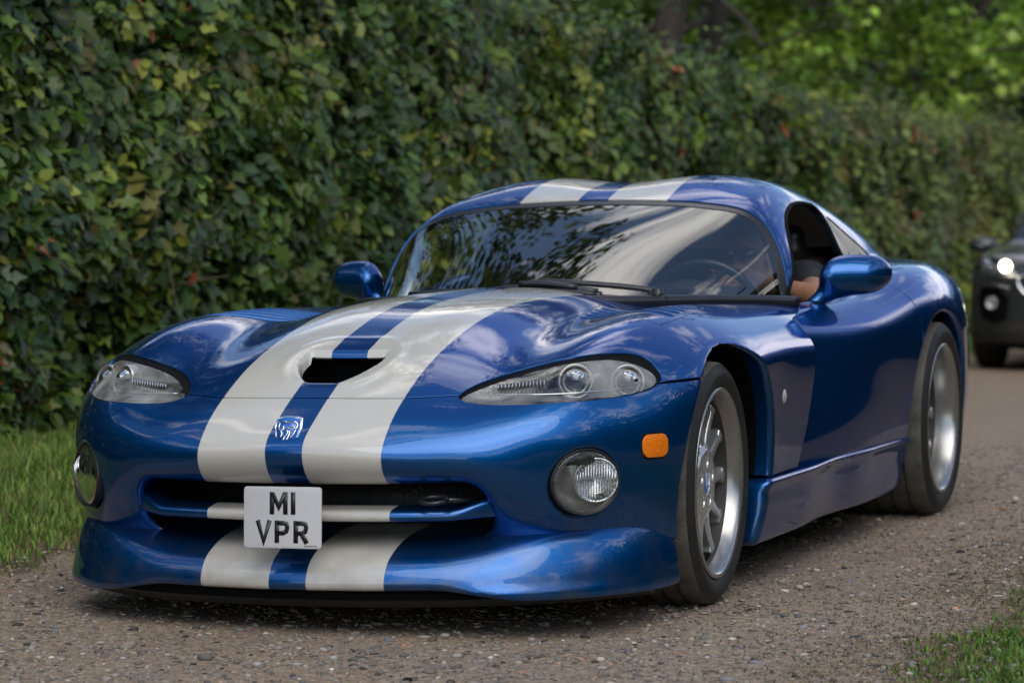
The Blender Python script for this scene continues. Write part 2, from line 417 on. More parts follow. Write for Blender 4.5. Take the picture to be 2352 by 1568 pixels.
G_SIDEG = Graph(SIDEG, a_rng=(.5, 3.8), b_rng=(.5, 1.3), mirror=False, smooth=30)
SCREEN = {
 0.0: [(.60,.18),(.70,.45),(.80,.72),(.9,.985),(1.0,1.262),(1.073,1.475),(1.15,1.72),(1.3,2.2)],
 .25: [(.60,.23),(.70,.50),(.8,.765),(.9,1.02),(1.0,1.28),(1.071,1.482),(1.15,1.73),(1.3,2.2)],
 .45: [(.60,.45),(.7,.68),(.8,.91),(.9,1.125),(1.0,1.345),(1.06,1.485),(1.15,1.70),(1.3,2.1)],
 .60: [(.60,.93),(.7,1.06),(.8,1.18),(.9,1.31),(1.0,1.455),(1.06,1.55),(1.15,1.7),(1.3,2.0)],
 .72: [(.60,1.32),(.7,1.40),(.8,1.48),(.9,1.57),(1.0,1.67),(1.06,1.73),(1.15,1.83),(1.3,2.0)],
}
G_SCREEN = Graph(SCREEN, a_rng=(-1.0, 1.0), b_rng=(.55, 1.3))
def f_glass(x, y, z): return (G_SCREEN(x, z)-y)*.45
def f_green(x, y, z):
    f = smax(z-G_ROOF(x, y), np.abs(x)-G_SIDEG(y, z), .06)
    return smax(f, f_glass(x, y, z), .015)
def f_rear(x, y, z):
    return smin(f_green(x, y, z), f_rearlow(x, y, z), .035)
# outlines
LAMP = smooth_closed([(.374,.583),(.402,.611),(.482,.641),(.588,.667),(.684,.677),(.748,.665),(.790,.632),(.806,.606),(.792,.584),(.74,.571),(.64,.564),(.487,.561),(.408,.567)], 6)
LAMP_LENS = smooth_closed([(.384,.579),(.412,.599),(.486,.629),(.588,.654),(.680,.663),(.738,.651),(.783,.626),(.799,.602),(.784,.586),(.736,.574),(.64,.567),(.487,.564),(.410,.570)], 6)
def y_wing_end(x, z):
    fx = np.interp(np.abs(x), [0, .25, .35, .45, .6, .70, .74, .80, .85, .95], [.62, .66, .74, .87, 1.12, 1.29, 1.27, 1.10, .95, .90])
    fz = np.interp(z, [.25, .30, .40, .55, .68, .71, .74, .80], [.70, .73, .79, .85, .885, .93, 1.4, 1.6])
    return np.minimum(fx, fz)
def z_cut(x): return np.interp(np.abs(x), [0, .25, .37, .80, .90], [.581, .580, .584, .597, .600])
def y_door_rear(z): return nat_spline([.1, .22, .30, .385, .54, .645, .76, .85], [1.5, 1.66, 1.80, 1.98, 2.13, 2.15, 2.09, 2.02])(z)
WIN = smooth_closed([(1.395,.735),(1.43,.85),(1.52,.955),(1.63,1.010),(1.80,1.043),(2.02,1.048),(2.15,1.022),(2.135,.90),(2.12,.735)], 5)
WIN_Q = smooth_closed([(2.20,1.003),(2.36,.945),(2.56,.865),(2.54,.845),(2.36,.835),(2.19,.835),(2.175,.86)], 4)
SCREEN_OUT = smooth_open([(.70,.68),(.682,.76),(.664,.83),(.635,.91),(.585,.985),(.50,1.035),(.36,1.058),(.248,1.066),(.1,1.071),(0,1.072)], 6)
# ---------------------------------------------------------------- materials
def newmat(name):
    m = bpy.data.materials.new(name); m.use_nodes = True; return m, m.node_tree.nodes, m.node_tree.links, m.node_tree.nodes['Principled BSDF']
def mat(name, col, rough=.5, metal=0, coat=0, noise=0, nscale=8, bump=0, bscale=60, spec=.5, rvar=0, emis=None):
    m, n, l, b = newmat(name); b.inputs['Base Color'].default_value = (*col, 1)
    b.inputs['Roughness'].default_value = rough; b.inputs['Metallic'].default_value = metal
    b.inputs['Coat Weight'].default_value = coat; b.inputs['Coat Roughness'].default_value = .03; b.inputs['Specular IOR Level'].default_value = spec
    if noise or rvar:
        tc = n.new('ShaderNodeTexCoord'); nz = n.new('ShaderNodeTexNoise'); nz.inputs['Scale'].default_value = nscale; nz.inputs['Detail'].default_value = 6
        l.new(tc.outputs['Object'], nz.inputs['Vector'])
        if noise:
            mr = n.new('ShaderNodeMapRange'); mr.inputs['To Min'].default_value = 1-noise; mr.inputs['To Max'].default_value = 1+noise
            mr.inputs['From Min'].default_value = .3; mr.inputs['From Max'].default_value = .7
            vm = n.new('ShaderNodeVectorMath'); vm.operation = 'SCALE'; vm.inputs[0].default_value = col
            l.new(nz.outputs['Fac'], mr.inputs['Value']); l.new(mr.outputs[0], vm.inputs['Scale']); l.new(vm.outputs[0], b.inputs['Base Color'])
        if rvar:
            mr = n.new('ShaderNodeMapRange'); mr.inputs['To Min'].default_value = max(0, rough-rvar); mr.inputs['To Max'].default_value = rough+rvar
            mr.inputs['From Min'].default_value = .3; mr.inputs['From Max'].default_value = .7
            l.new(nz.outputs['Fac'], mr.inputs['Value']); l.new(mr.outputs[0], b.inputs['Roughness'])
    if bump:
        tc = n.new('ShaderNodeTexCoord'); nz = n.new('ShaderNodeTexNoise'); nz.inputs['Scale'].default_value = bscale; nz.inputs['Detail'].default_value = 4
        bp = n.new('ShaderNodeBump'); bp.inputs['Strength'].default_value = bump; bp.inputs['Distance'].default_value = .01
        l.new(tc.outputs['Object'], nz.inputs['Vector']); l.new(nz.outputs['Fac'], bp.inputs['Height']); l.new(bp.outputs[0], b.inputs['Normal'])
    if emis: b.inputs['Emission Color'].default_value = (*emis[0], 1); b.inputs['Emission Strength'].default_value = emis[1]
    return m
def mathn(n, l, op, a, b=None):
    q = n.new('ShaderNodeMath'); q.operation = op
    for i, v in enumerate((a, b)):
        if v is None: continue
        if isinstance(v, (int, float)): q.inputs[i].default_value = v
        else: l.new(v, q.inputs[i])
    return q.outputs[0]
BLUE = (.0005, .078, .27); CREAM = (.52, .49, .425)
def paint(name, stripes):
    """metallic blue paint under clear coat, twin cream stripes along the car, road dust low down"""
    m, n, l, b = newmat(name)
    tc = n.new('ShaderNodeTexCoord'); sp = n.new('ShaderNodeSeparateXYZ'); l.new(tc.outputs['Object'], sp.inputs[0])
    fl = n.new('ShaderNodeTexVoronoi'); fl.inputs['Scale'].default_value = 900; l.new(tc.outputs['Object'], fl.inputs['Vector'])
    bl = n.new('ShaderNodeMix'); bl.data_type = 'RGBA'; bl.inputs['A'].default_value = (BLUE[0], BLUE[1]*.8, BLUE[2]*.85, 1); bl.inputs['B'].default_value = (BLUE[0]*1.5, BLUE[1]*1.25, BLUE[2]*1.15, 1)
    sepc = n.new('ShaderNodeSeparateColor'); l.new(fl.outputs['Color'], sepc.inputs[0]); l.new(sepc.outputs[0], bl.inputs['Factor'])
    col = bl.outputs['Result']
    dz = n.new('ShaderNodeTexNoise'); dz.inputs['Scale'].default_value = 14; dz.inputs['Detail'].default_value = 8; l.new(tc.outputs['Object'], dz.inputs['Vector'])
    low = n.new('ShaderNodeMapRange'); low.inputs['From Min'].default_value = .42; low.inputs['From Max'].default_value = .08; low.inputs['To Min'].default_value = 0; low.inputs['To Max'].default_value = .55
    l.new(sp.outputs[2], low.inputs['Value'])
    dn = n.new('ShaderNodeMapRange'); dn.inputs['From Min'].default_value = .4; dn.inputs['From Max'].default_value = .8; l.new(dz.outputs['Fac'], dn.inputs['Value'])
    dust = mathn(n, l, 'ADD', mathn(n, l, 'MULTIPLY', low.outputs[0], dn.outputs[0]), mathn(n, l, 'MULTIPLY', dn.outputs[0], .012))
    metal = .85
    if stripes:
        ax = mathn(n, l, 'ABSOLUTE', sp.outputs[0])
        a = n.new('ShaderNodeMapRange'); a.inputs['From Min'].default_value = .0493; a.inputs['From Max'].default_value = .0507; l.new(ax, a.inputs['Value'])
        c = n.new('ShaderNodeMapRange'); c.inputs['From Min'].default_value = .2487; c.inputs['From Max'].default_value = .2473; l.new(ax, c.inputs['Value'])
        st = mathn(n, l, 'MULTIPLY', a.outputs[0], c.outputs[0])
        mx = n.new('ShaderNodeMix'); mx.data_type = 'RGBA'; mx.inputs['B'].default_value = (*CREAM, 1); l.new(col, mx.inputs['A']); l.new(st, mx.inputs['Factor']); col = mx.outputs['Result']
        l.new(mathn(n, l, 'MULTIPLY', mathn(n, l, 'SUBTRACT', 1, st), metal), b.inputs['Metallic'])
    else: b.inputs['Metallic'].default_value = metal
    mx = n.new('ShaderNodeMix'); mx.data_type = 'RGBA'; mx.inputs['B'].default_value = (.16, .14, .12, 1); l.new(col, mx.inputs['A']); l.new(dust, mx.inputs['Factor'])
    l.new(mx.outputs['Result'], b.inputs['Base Color'])
    b.inputs['Roughness'].default_value = .34; b.inputs['Specular Tint'].default_value = (.10, .32, .80, 1)
    b.inputs['Coat Weight'].default_value = 1; b.inputs['Coat IOR'].default_value = 1.48
    l.new(mathn(n, l, 'ADD', mathn(n, l, 'MULTIPLY', dust, .5), .012), b.inputs['Coat Roughness'])
    # faint orange peel
    pz = n.new('ShaderNodeTexNoise'); pz.inputs['Scale'].default_value = 120; pz.inputs['Detail'].default_value = 1; l.new(tc.outputs['Object'], pz.inputs['Vector'])
    bp = n.new('ShaderNodeBump'); bp.inputs['Strength'].default_value = .02; bp.inputs['Distance'].default_value = .004; l.new(pz.outputs['Fac'], bp.inputs['Height']); l.new(bp.outputs[0], b.inputs['Coat Normal'])
    return m
def glass(name, tint=(.8, .85, .85), gloss=1.0, rough=.01, ior=1.5, haze=0.0, base=0.0):
    m, n, l, b = newmat(name); n.remove(b); out = n['Material Output']
    tr = n.new('ShaderNodeBsdfTransparent'); tr.inputs[0].default_value = (*tint, 1)
    gl = n.new('ShaderNodeBsdfGlossy'); gl.inputs['Roughness'].default_value = rough
    fr = n.new('ShaderNodeFresnel'); fr.inputs[0].default_value = ior
    fac = mathn(n, l, 'MULTIPLY', fr.outputs[0], gloss); fac = mathn(n, l, 'ADD', fac, base); q = n.new('ShaderNodeMath'); q.operation = 'MINIMUM'; q.inputs[1].default_value = 1; l.new(fac, q.inputs[0])
    mx = n.new('ShaderNodeMixShader'); l.new(q.outputs[0], mx.inputs[0]); l.new(tr.outputs[0], mx.inputs[1]); l.new(gl.outputs[0], mx.inputs[2])
    cur = mx.outputs[0]
    if haze:
        tc = n.new('ShaderNodeTexCoord'); nz = n.new('ShaderNodeTexNoise'); nz.inputs['Scale'].default_value = 9; nz.inputs['Detail'].default_value = 7; l.new(tc.outputs['Object'], nz.inputs['Vector'])
        mr = n.new('ShaderNodeMapRange'); mr.inputs['From Min'].default_value = .35; mr.inputs['From Max'].default_value = .8; mr.inputs['To Max'].default_value = haze; l.new(nz.outputs['Fac'], mr.inputs['Value'])
        df = n.new('ShaderNodeBsdfDiffuse'); df.inputs[0].default_value = (.5, .5, .47, 1); m2 = n.new('ShaderNodeMixShader')
        l.new(mr.outputs[0], m2.inputs[0]); l.new(cur, m2.inputs[1]); l.new(df.outputs[0], m2.inputs[2]); cur = m2.outputs[0]
    l.new(cur, out.inputs[0]); return m
M = dict(
    paint=paint('striped_paint', True), blue=paint('blue_paint', False),
    black=mat('black_plastic', (.012, .012, .013), .45, noise=.25, nscale=30), gasket=mat('rubber', (.003, .003, .0035), .8, spec=.15),
    void=mat('dark_lining', (.004, .004, .0045), .9, spec=.1), satin=mat('satin_black_plastic', (.014, .015, .018), .3, noise=.2, nscale=12),
    grille=mat('dark_grille', (.010, .010, .011), .5, bump=.4, bscale=90),
    tyre=mat('tyre_rubber', (.014, .0137, .0134), .62, noise=.35, nscale=14, bump=.15, bscale=120),
    rimdark=mat('rim_inside', (.05, .048, .046), .6, metal=.3), tread=mat('dusty_tread_rubber', (.080, .073, .060), .85, noise=.35, nscale=22, bump=.3, bscale=140),
    alloy=mat('polished_alloy', (.62, .62, .61), .24, metal=.75, rvar=.06, nscale=20), rimlip=mat('polished_rim_lip', (.36, .36, .35), .24, metal=.8, rvar=.05, nscale=12),
    barrel=mat('rim_barrel', (.30, .30, .295), .30, metal=1, rvar=.1), chrome=mat('chrome', (.85, .85, .86), .05, metal=1), steel=mat('brake_steel', (.35, .34, .33), .3, metal=1),
    red=mat('red_caliper', (.25, .012, .01), .4), capblue=mat('cap_blue', (.02, .14, .50), .25, coat=1), capwhite=mat('cap_white', (.75, .78, .8), .3),
    amber=mat('amber_lens', (.85, .20, .008), .12, coat=1, bump=.4, bscale=160), plate=mat('plate_white', (.53, .53, .53), .28, noise=.04, nscale=20), ink=mat('plate_black', (.012, .012, .012), .4),
    lampgrey=mat('lamp_housing', (.52, .51, .48), .34, metal=.7, rvar=.1), lampdark=mat('lamp_dark', (.02, .02, .02), .3),
    reflector=mat('reflector', (.72, .73, .74), .12, metal=1, bump=.25, bscale=60),
    lens=glass('headlamp_glass', (.90, .93, .92), 1.2, .02, 1.5, haze=.75, base=.05), foglens=glass('fog_lens', (.9, .92, .92), 1.0, .03, 1.45, haze=.12),  # pale diffuse film on the headlamps stands in for sky-reflection haze
    bulb=glass('projector_lens', (.75, .8, .85), 1.6, .01, 1.6), screen=glass('windscreen_glass', (.88, .93, .93), 1.4, .006, 1.5, base=.09), sideglass=glass('side_glass', (.10, .12, .12), .65, .02, 1.45),
    leather=mat('black_leather', (.012, .011, .011), .42, bump=.2, bscale=80), trim=mat('cabin_trim', (.010, .0105, .012), .7), dash=mat('dashboard', (.008, .008, .009), .75),
    mirror=mat('mirror_glass', (.8, .8, .8), .02, metal=1),
    skin=mat('skin', (.34, .165, .105), .5, noise=.12, nscale=40), cloth=mat('dark_shirt', (.010, .011, .014), .8, noise=.2, nscale=20), shades=mat('sunglasses', (.006, .006, .008), .1, coat=1), hair=mat('cropped_hair', (.10, .07, .055), .8),
    silver=mat('repeater_lens', (.62, .62, .62), .2, metal=.3, bump=.8, bscale=200),
)
# ---------------------------------------------------------------- small geometry helpers
def lathe(prof, seg=64, axis='x', close=False):
    """prof: (radius, height) pairs -> V, [quads] turned about the axis"""
    p = np.array(prof, float); k = len(p); a = np.linspace(0, 2*np.pi, seg, endpoint=False)
    r, h = p[:, 0][None], p[:, 1][None]; c, s = np.cos(a)[:, None], np.sin(a)[:, None]
    if axis == 'x': V = np.stack([h+0*c, r*c, r*s], -1)
    elif axis == 'y': V = np.stack([r*c, h+0*c, r*s], -1)
    else: V = np.stack([r*c, r*s, h+0*c], -1)
    V = V.reshape(-1, 3); i = np.arange(seg)[:, None]; j = np.arange(k-(0 if close else 1))[None]; j2 = (j+1) % k; i2 = (i+1) % seg
    return V, [np.stack([(i*k+j), (i2*k+j), (i2*k+j2), (i*k+j2)], -1).reshape(-1, 4)]
def merge(parts):
    V, F, o = [], [], 0
    for v, fs in parts:
        v = np.asarray(v, float)
        for f in fs: F.append(np.asarray(f)+o)
        V.append(v); o += len(v)
    return np.concatenate(V), F
def frame(n, up=(0, 0, 1)):
    n = Vector(n).normalized(); s = Vector(up).cross(n).normalized(); u = n.cross(s)
    return np.array([s, u, n])       # rows: side, up, normal
def put(V, org, fr): return np.asarray(V)@fr+np.array(org)
def tube(path, rad, seg=8, caps=True):
    P = np.array(path, float); n = len(P); r = [rad]*n if not isinstance(rad, list) else rad
    T = np.gradient(P, axis=0); T /= np.linalg.norm(T, axis=1)[:, None]+1e-12
    up = np.array([0, 0, 1.]) if abs(T[0][2]) < .9 else np.array([1., 0, 0]); V = []
    s = np.cross(T[0], up); s /= np.linalg.norm(s)
    a = np.linspace(0, 2*np.pi, seg, endpoint=False)
    for i in range(n):
        s = s-T[i]*(s@T[i]); s /= np.linalg.norm(s); u = np.cross(s, T[i])
        ri = r[i] if np.ndim(r[i]) else (r[i], r[i])
        V.append(P[i]+ri[0]*np.cos(a)[:, None]*s+ri[1]*np.sin(a)[:, None]*u)
    V = np.concatenate(V); i = np.arange(n-1)[:, None]; j = np.arange(seg)[None]; j2 = (j+1) % seg
    F = [np.stack([i*seg+j, i*seg+j2, (i+1)*seg+j2, (i+1)*seg+j], -1).reshape(-1, 4)[:, ::-1]]
    if caps:
        V = np.concatenate([V, P[:1], P[-1:]]); c0 = n*seg; jj = np.arange(seg); j2 = (jj+1) % seg
        F.append(np.concatenate([np.stack([np.full(seg, c0), jj, j2], 1)[:, ::-1][:, ::-1], np.stack([np.full(seg, c0+1), (n-1)*seg+j2, (n-1)*seg+jj], 1)]))
    return V, F
def prism(poly, d, z0=0):
    """flat polygon (a,b) extruded along the third axis from z0 to z0+d, fan-free triangulated"""
    from mathutils.geometry import tessellate_polygon
    P = [Vector((p[0], p[1], 0)) for p in poly]; n = len(P); tri = np.array(tessellate_polygon([P]))
    V = np.array([[p.x, p.y, z0] for p in P]+[[p.x, p.y, z0+d] for p in P]); i = np.arange(n); j = (i+1) % n
    area = sum(P[k].x*P[(k+1) % n].y-P[(k+1) % n].x*P[k].y for k in range(n))
    t = []
    for a, b, c in tri:
        cr = (V[b][0]-V[a][0])*(V[c][1]-V[a][1])-(V[b][1]-V[a][1])*(V[c][0]-V[a][0]); t.append((a, b, c) if cr > 0 else (a, c, b))
    t = np.array(t); q = np.stack([i, j, n+j, n+i], 1)
    if area < 0: q = q[:, ::-1]
    return V, [np.concatenate([t+n, t[:, ::-1]]), q]
def stroke(path, w):
    """ribbon polygon round an open path, mitred"""
    P = np.array(path, float); n = len(P); L, Rr = [], []
    for i in range(n):
        a = P[i]-P[i-1] if i else P[1]-P[0]; b = P[i+1]-P[i] if i < n-1 else P[-1]-P[-2]
        a = a/np.linalg.norm(a); b = b/np.linalg.norm(b); m = a+b; m /= np.linalg.norm(m); nn = np.array([-m[1], m[0]]); k = w/2/max(.5, nn@np.array([-a[1], a[0]]))
        L.append(P[i]+nn*k); Rr.append(P[i]-nn*k)
    V = np.array(L+Rr[::-1]); return V
def boxv(c, h, rot=None):
    c = np.array(c, float); h = np.array(h, float)
    V = np.array([[x, y, z] for x in (-1, 1) for y in (-1, 1) for z in (-1, 1)], float)*h
    if rot is not None: V = V@np.array(rot)
    return V+c, [np.array([[0, 1, 3, 2], [4, 6, 7, 5], [0, 4, 5, 1], [2, 3, 7, 6], [0, 2, 6, 4], [1, 5, 7, 3]])]
def bevel(o, w=.003, seg=2):
    m = o.modifiers.new('bevel', 'BEVEL'); m.width = w; m.segments = seg; m.limit_method = 'ANGLE'; m.angle_limit = R(35); return o
def sdf_obj(name, F, lo, hi, res, mat_, parent=None, clipf=None, do_roll=False, band=.06, loc=None):
    V, Q = nets(F, lo, hi, res, band); fs = [Q]
    if clipf: V, fs = clip(V, fs, clipf)
    N = grad(F, V, res*.3); N /= np.linalg.norm(N, axis=1)[:, None]+1e-9
    if do_roll: V = roll(V)
    return mesh_np(name, V, fs, mat_, parent, normals=N, loc=loc)
def capsule(x, y, z, a, b, ra, rb):
    a = np.array(a, float); b = np.array(b, float); d = b-a; L2 = d@d
    t = np.clip(((x-a[0])*d[0]+(y-a[1])*d[1]+(z-a[2])*d[2])/L2, 0, 1)
    return np.sqrt((x-a[0]-t*d[0])**2+(y-a[1]-t*d[1])**2+(z-a[2]-t*d[2])**2)-(ra+(rb-ra)*t)
def ellipsoid(x, y, z, c, r):
    q = np.sqrt(((x-c[0])/r[0])**2+((y-c[1])/r[1])**2+((z-c[2])/r[2])**2); return (q-1)*min(r)
def boxf(x, y, z, c, h, r):
    qx, qy, qz = np.abs(x-c[0])-h[0]+r, np.abs(y-c[1])-h[1]+r, np.abs(z-c[2])-h[2]+r
    return np.sqrt(np.maximum(qx, 0)**2+np.maximum(qy, 0)**2+np.maximum(qz, 0)**2)+np.minimum(np.maximum(np.maximum(qx, qy), qz), 0)-r
# ================================================================ the blue sports car
car = tag(empty('sports_car'), 'metallic blue low sports coupe with twin cream stripes over bonnet and roof', 'car')
def split(V, fs, g): return clip(V, fs, g), clip(V, fs, (lambda P: -g(P)) if callable(g) else -g)
def mirV(V, fs): return np.asarray(V)*[-1, 1, 1], [np.asarray(f)[:, ::-1] for f in fs]
def part(name, V, fs, m, parent=car, smooth=True, bev=0, label=None, do_roll=True, auto=None):
    o = mesh_np(name, roll(V) if do_roll else V, fs, m, parent, smooth=smooth)
    if bev: bevel(o, bev)
    if auto:
        mm = o.modifiers.new('edges', 'EDGE_SPLIT'); mm.split_angle = R(auto)
    if label: o['label'] = label
    return o
def ax(P): return np.abs(P[:, 0])
# ---- front clip
V, Q = nets(f_front, (-.1, -1.0, .18), (.98, 1.45, .9), .0078, half=True); fs = [Q]
V, fs = clip(V, fs, lambda P: P[:, 1]-y_wing_end(P[:, 0], P[:, 2])+.002)
V, fs = clip(V, fs, lambda P: np.minimum(.292-P[:, 2], P[:, 1]-.2))
V, fs = clip(V, fs, lambda P: np.where(P[:, 2] < .20, 1., -1.))
# wheel well liner
in_arch = lambda P: np.where(ax(P) > .45, np.maximum((np.hypot((P[:, 1]-FA[0])/FA[2], (P[:, 2]-FA[1])/FA[3])-1)*FA[3]-.006, ax(P)-(G_WING(P[:, 1], P[:, 2])-.05)), 1)
(Vl, fl), (V, fs) = split(V, fs, in_arch)
[panel('wheel_arch_liner', *clip(Vl, fl, lambda P: -sg*P[:, 0]), f_front, M['void'], car, flange=0) for sg in (1, -1)]
# mouth duct, fog pocket
in_duct = lambda P: np.where((P[:, 2] < .41) & (ax(P) < .62), np.maximum(rbox(ax(P), P[:, 2], 0, MOUTH['cz'], MOUTH['hx'], MOUTH['hz'], MOUTH['r'])-.013, (LIPX(np.minimum(ax(P), .6))+.085+.06*sstep(.30, .45, ax(P)))-P[:, 1]), 1)
(Vl, fl), (V, fs) = split(V, fs, in_duct)
panel('air_intake', Vl, fl, f_front, M['grille'], car, flange=0)
def fog_sn(P):
    a = R(43); X = ax(P)-.698; Y = P[:, 1]+.655
    return X*np.cos(a)+Y*np.sin(a), X*np.sin(a)-Y*np.cos(a)
def in_fog(P):
    s, n = fog_sn(P); e = (np.hypot(s/.094, (P[:, 2]-.368)/.083)-1)*.083
    return np.where(P[:, 2] < .5, np.maximum(e-.004, n+.016), 1)
(Vl, fl), (V, fs) = split(V, fs, in_fog)
for sg in (1, -1):
    a, b = clip(Vl, fl, lambda P: -sg*P[:, 0]); panel('fog_lamp_housing', a, b, f_front, M['lampdark'], car, flange=0)
# head lamp openings
lamp_sd = poly_sd(LAMP)
front_only = lambda P: (P[:, 1] < .2) & (P[:, 1] > -.85)
V, fs = clip(V, fs, lambda P: np.where(front_only(P), -lamp_sd(ax(P), P[:, 2]), -1))
# louvre and scoop openings
LOUV = [(.405, .01), (.43, -.015), (.70, -.125), (.722, -.115), (.730, .06), (.700, .34), (.675, .365), (.385, .49), (.355, .475), (.36, .44)]
louv_sd = poly_sd(smooth_closed(LOUV, 4))
V, fs = clip(V, fs, lambda P: np.where(P[:, 2] > .66, -louv_sd(ax(P), P[:, 1])+.0015, -1))
def scoop_hole(P):
    a = f_scoop_dip(P[:, 0], P[:, 1])-.030; wall = -np.maximum(np.maximum(-.56-P[:, 1], P[:, 1]+.512), (ax(P)-.103)*.7)
    return np.where(P[:, 2] > .5, np.maximum(a, wall), -1)
V, fs = clip(V, fs, scoop_hole)
# bonnet / bumper split along the shut line
Vb, fb = clip(V, fs, lambda P: np.where(P[:, 1] > .03, -1, z_cut(P[:, 0])+.0018+.004*sstep(.80, .82, ax(P))-P[:, 2]))
Vn, fn = clip(V, fs, lambda P: np.where(P[:, 1] > .03, 1, P[:, 2]-z_cut(P[:, 0])+.0018))
bonnet = panel('bonnet', Vb, fb, f_front, M['paint'], car)
bumper = panel('front_bumper', Vn, fn, f_front, M['paint'], car)
# near-black sheet added behind the shut lines to keep them dark
Vg, Qg = nets(lambda x, y, z: f_shell(x, y, z)+.022, (-.1, -.95, .40), (.95, 1.2, .85), .02, half=True)
Vg, fg = clip(Vg, [Qg], lambda P: np.minimum((np.hypot((P[:, 1]-FA[0])/FA[2], (P[:, 2]-FA[1])/FA[3])-1.0)*-.3, ax(P)-.5)*1.0)
Vg, fg = clip(Vg, fg, lambda P: P[:, 1]-np.interp(ax(P), [0, .4, .62, .68], [.55, .72, .85, .3]))
Vg, fg = clip(Vg, fg, lambda P: np.where(P[:, 1] < .2, -lamp_sd(ax(P), P[:, 2])-.004, -1))
Vg, fg = clip(Vg, fg, lambda P: -np.where(P[:, 1] > -1, np.maximum(ax(P)-.13, np.abs(P[:, 1]+.6)-.11), 1))
panel('dark_gap_backing', Vg, fg, f_shell, M['void'], car, flange=0)
# scoop duct
part('scoop_duct', *merge([boxv((0, -.53, .585), (.14, .12, .001)), boxv((0, -.44, .62), (.14, .004, .04)), boxv((-.14, -.52, .62), (.003, .08, .035)), boxv((.14, -.52, .62), (.003, .08, .035))]), M['void'])
# bonnet louvres
def f_louv(x, y, z):
    f = f_front(x, y, z); u = (y-.02+.0*(np.abs(x)-.5))
    skew = .36*(np.abs(x)-.55); v = (y+skew-.03)/.072
    k = np.floor(v); t = v-k; inside = sstep(-.014, -.030, louv_sd(np.abs(x), y))
    slot = np.clip(t/.75, 0, 1)**1.5*sstep(1.0, .86, t)
    return f+.013*slot*inside*((k >= 0) & (k < 6))
for sg in (1, -1):
    lo, hi = ((.34, -.15, .66), (.75, .51, .84)) if sg > 0 else ((-.75, -.15, .66), (-.34, .51, .84))
    v, q = nets(f_louv, lo, hi, .0045); v, f_ = clip(v, [q], lambda P: louv_sd(ax(P), P[:, 1])+.002); v, f_ = clip(v, f_, lambda P: -grad(f_louv, P)[:, 2]+.05)
    o = panel('bonnet_louvre_panel', v, f_, f_louv, M['blue'], car, flange=.01); o['label'] = 'louvred vent panel let into the bonnet'
# ---- front spoiler lip
v, q = nets(f_lip, (-.1, -1.0, .05), (.98, -.3, .36), .0085, half=True)
panel('front_spoiler', v, [q], f_lip, M['paint'], car, flange=0)
# chin board and dark underbody
pl = [(x, LIPX(abs(x))+.045) for x in np.linspace(-.80, .80, 33)]
v, f_ = prism([(-.78, 3.2), (-.80, -.30)]+pl[1:-1]+[(.80, -.30), (.78, 3.2)], .025, .088); 
part('underbody', v, f_, M['void'], smooth=False)
v, f_ = prism([(x, y+.02) for x, y in pl]+[(x, y+.06) for x, y in pl[::-1]], .05, .068); part('chin_strip', v, f_, M['black'], smooth=False)
# ---- grille bar
def f_bar(x, y, z):
    y0 = LIPX(np.minimum(np.abs(x), .6))+.055+.035*sstep(.40, .52, np.abs(x))
    w = .014+.012*sstep(.40, .50, np.abs(x))
    f = smax(np.abs(z-.292-.010*np.clip((y-y0)/.06, 0, 1)-.018*sstep(.38, .50, np.abs(x)))-w, y0-y, .016); return smax(f, y-y0-.085-.05*sstep(.38, .48, np.abs(x)), .01)
v, q = nets(f_bar, (-.1, -.95, .22), (.56, -.5, .38), .006, half=True)
panel('grille_bar', v, [q], f_bar, M['paint'], car, flange=0)
# radiator behind the bar, tow hook
part('radiator', *boxv((0, -.535, .30), (.46, .012, .075)), M['grille'], smooth=False)
tk = [(.36+.033*math.cos(a), -.83+.03*math.sin(a), .335+.006*math.sin(a)) for a in np.linspace(0, 2*math.pi, 20)]
part('tow_hook', *merge([tube(tk, .006, 8), tube([(.39, -.82, .334), (.43, -.72, .325), (.43, -.6, .32)], .007, 8)]), M['satin'])
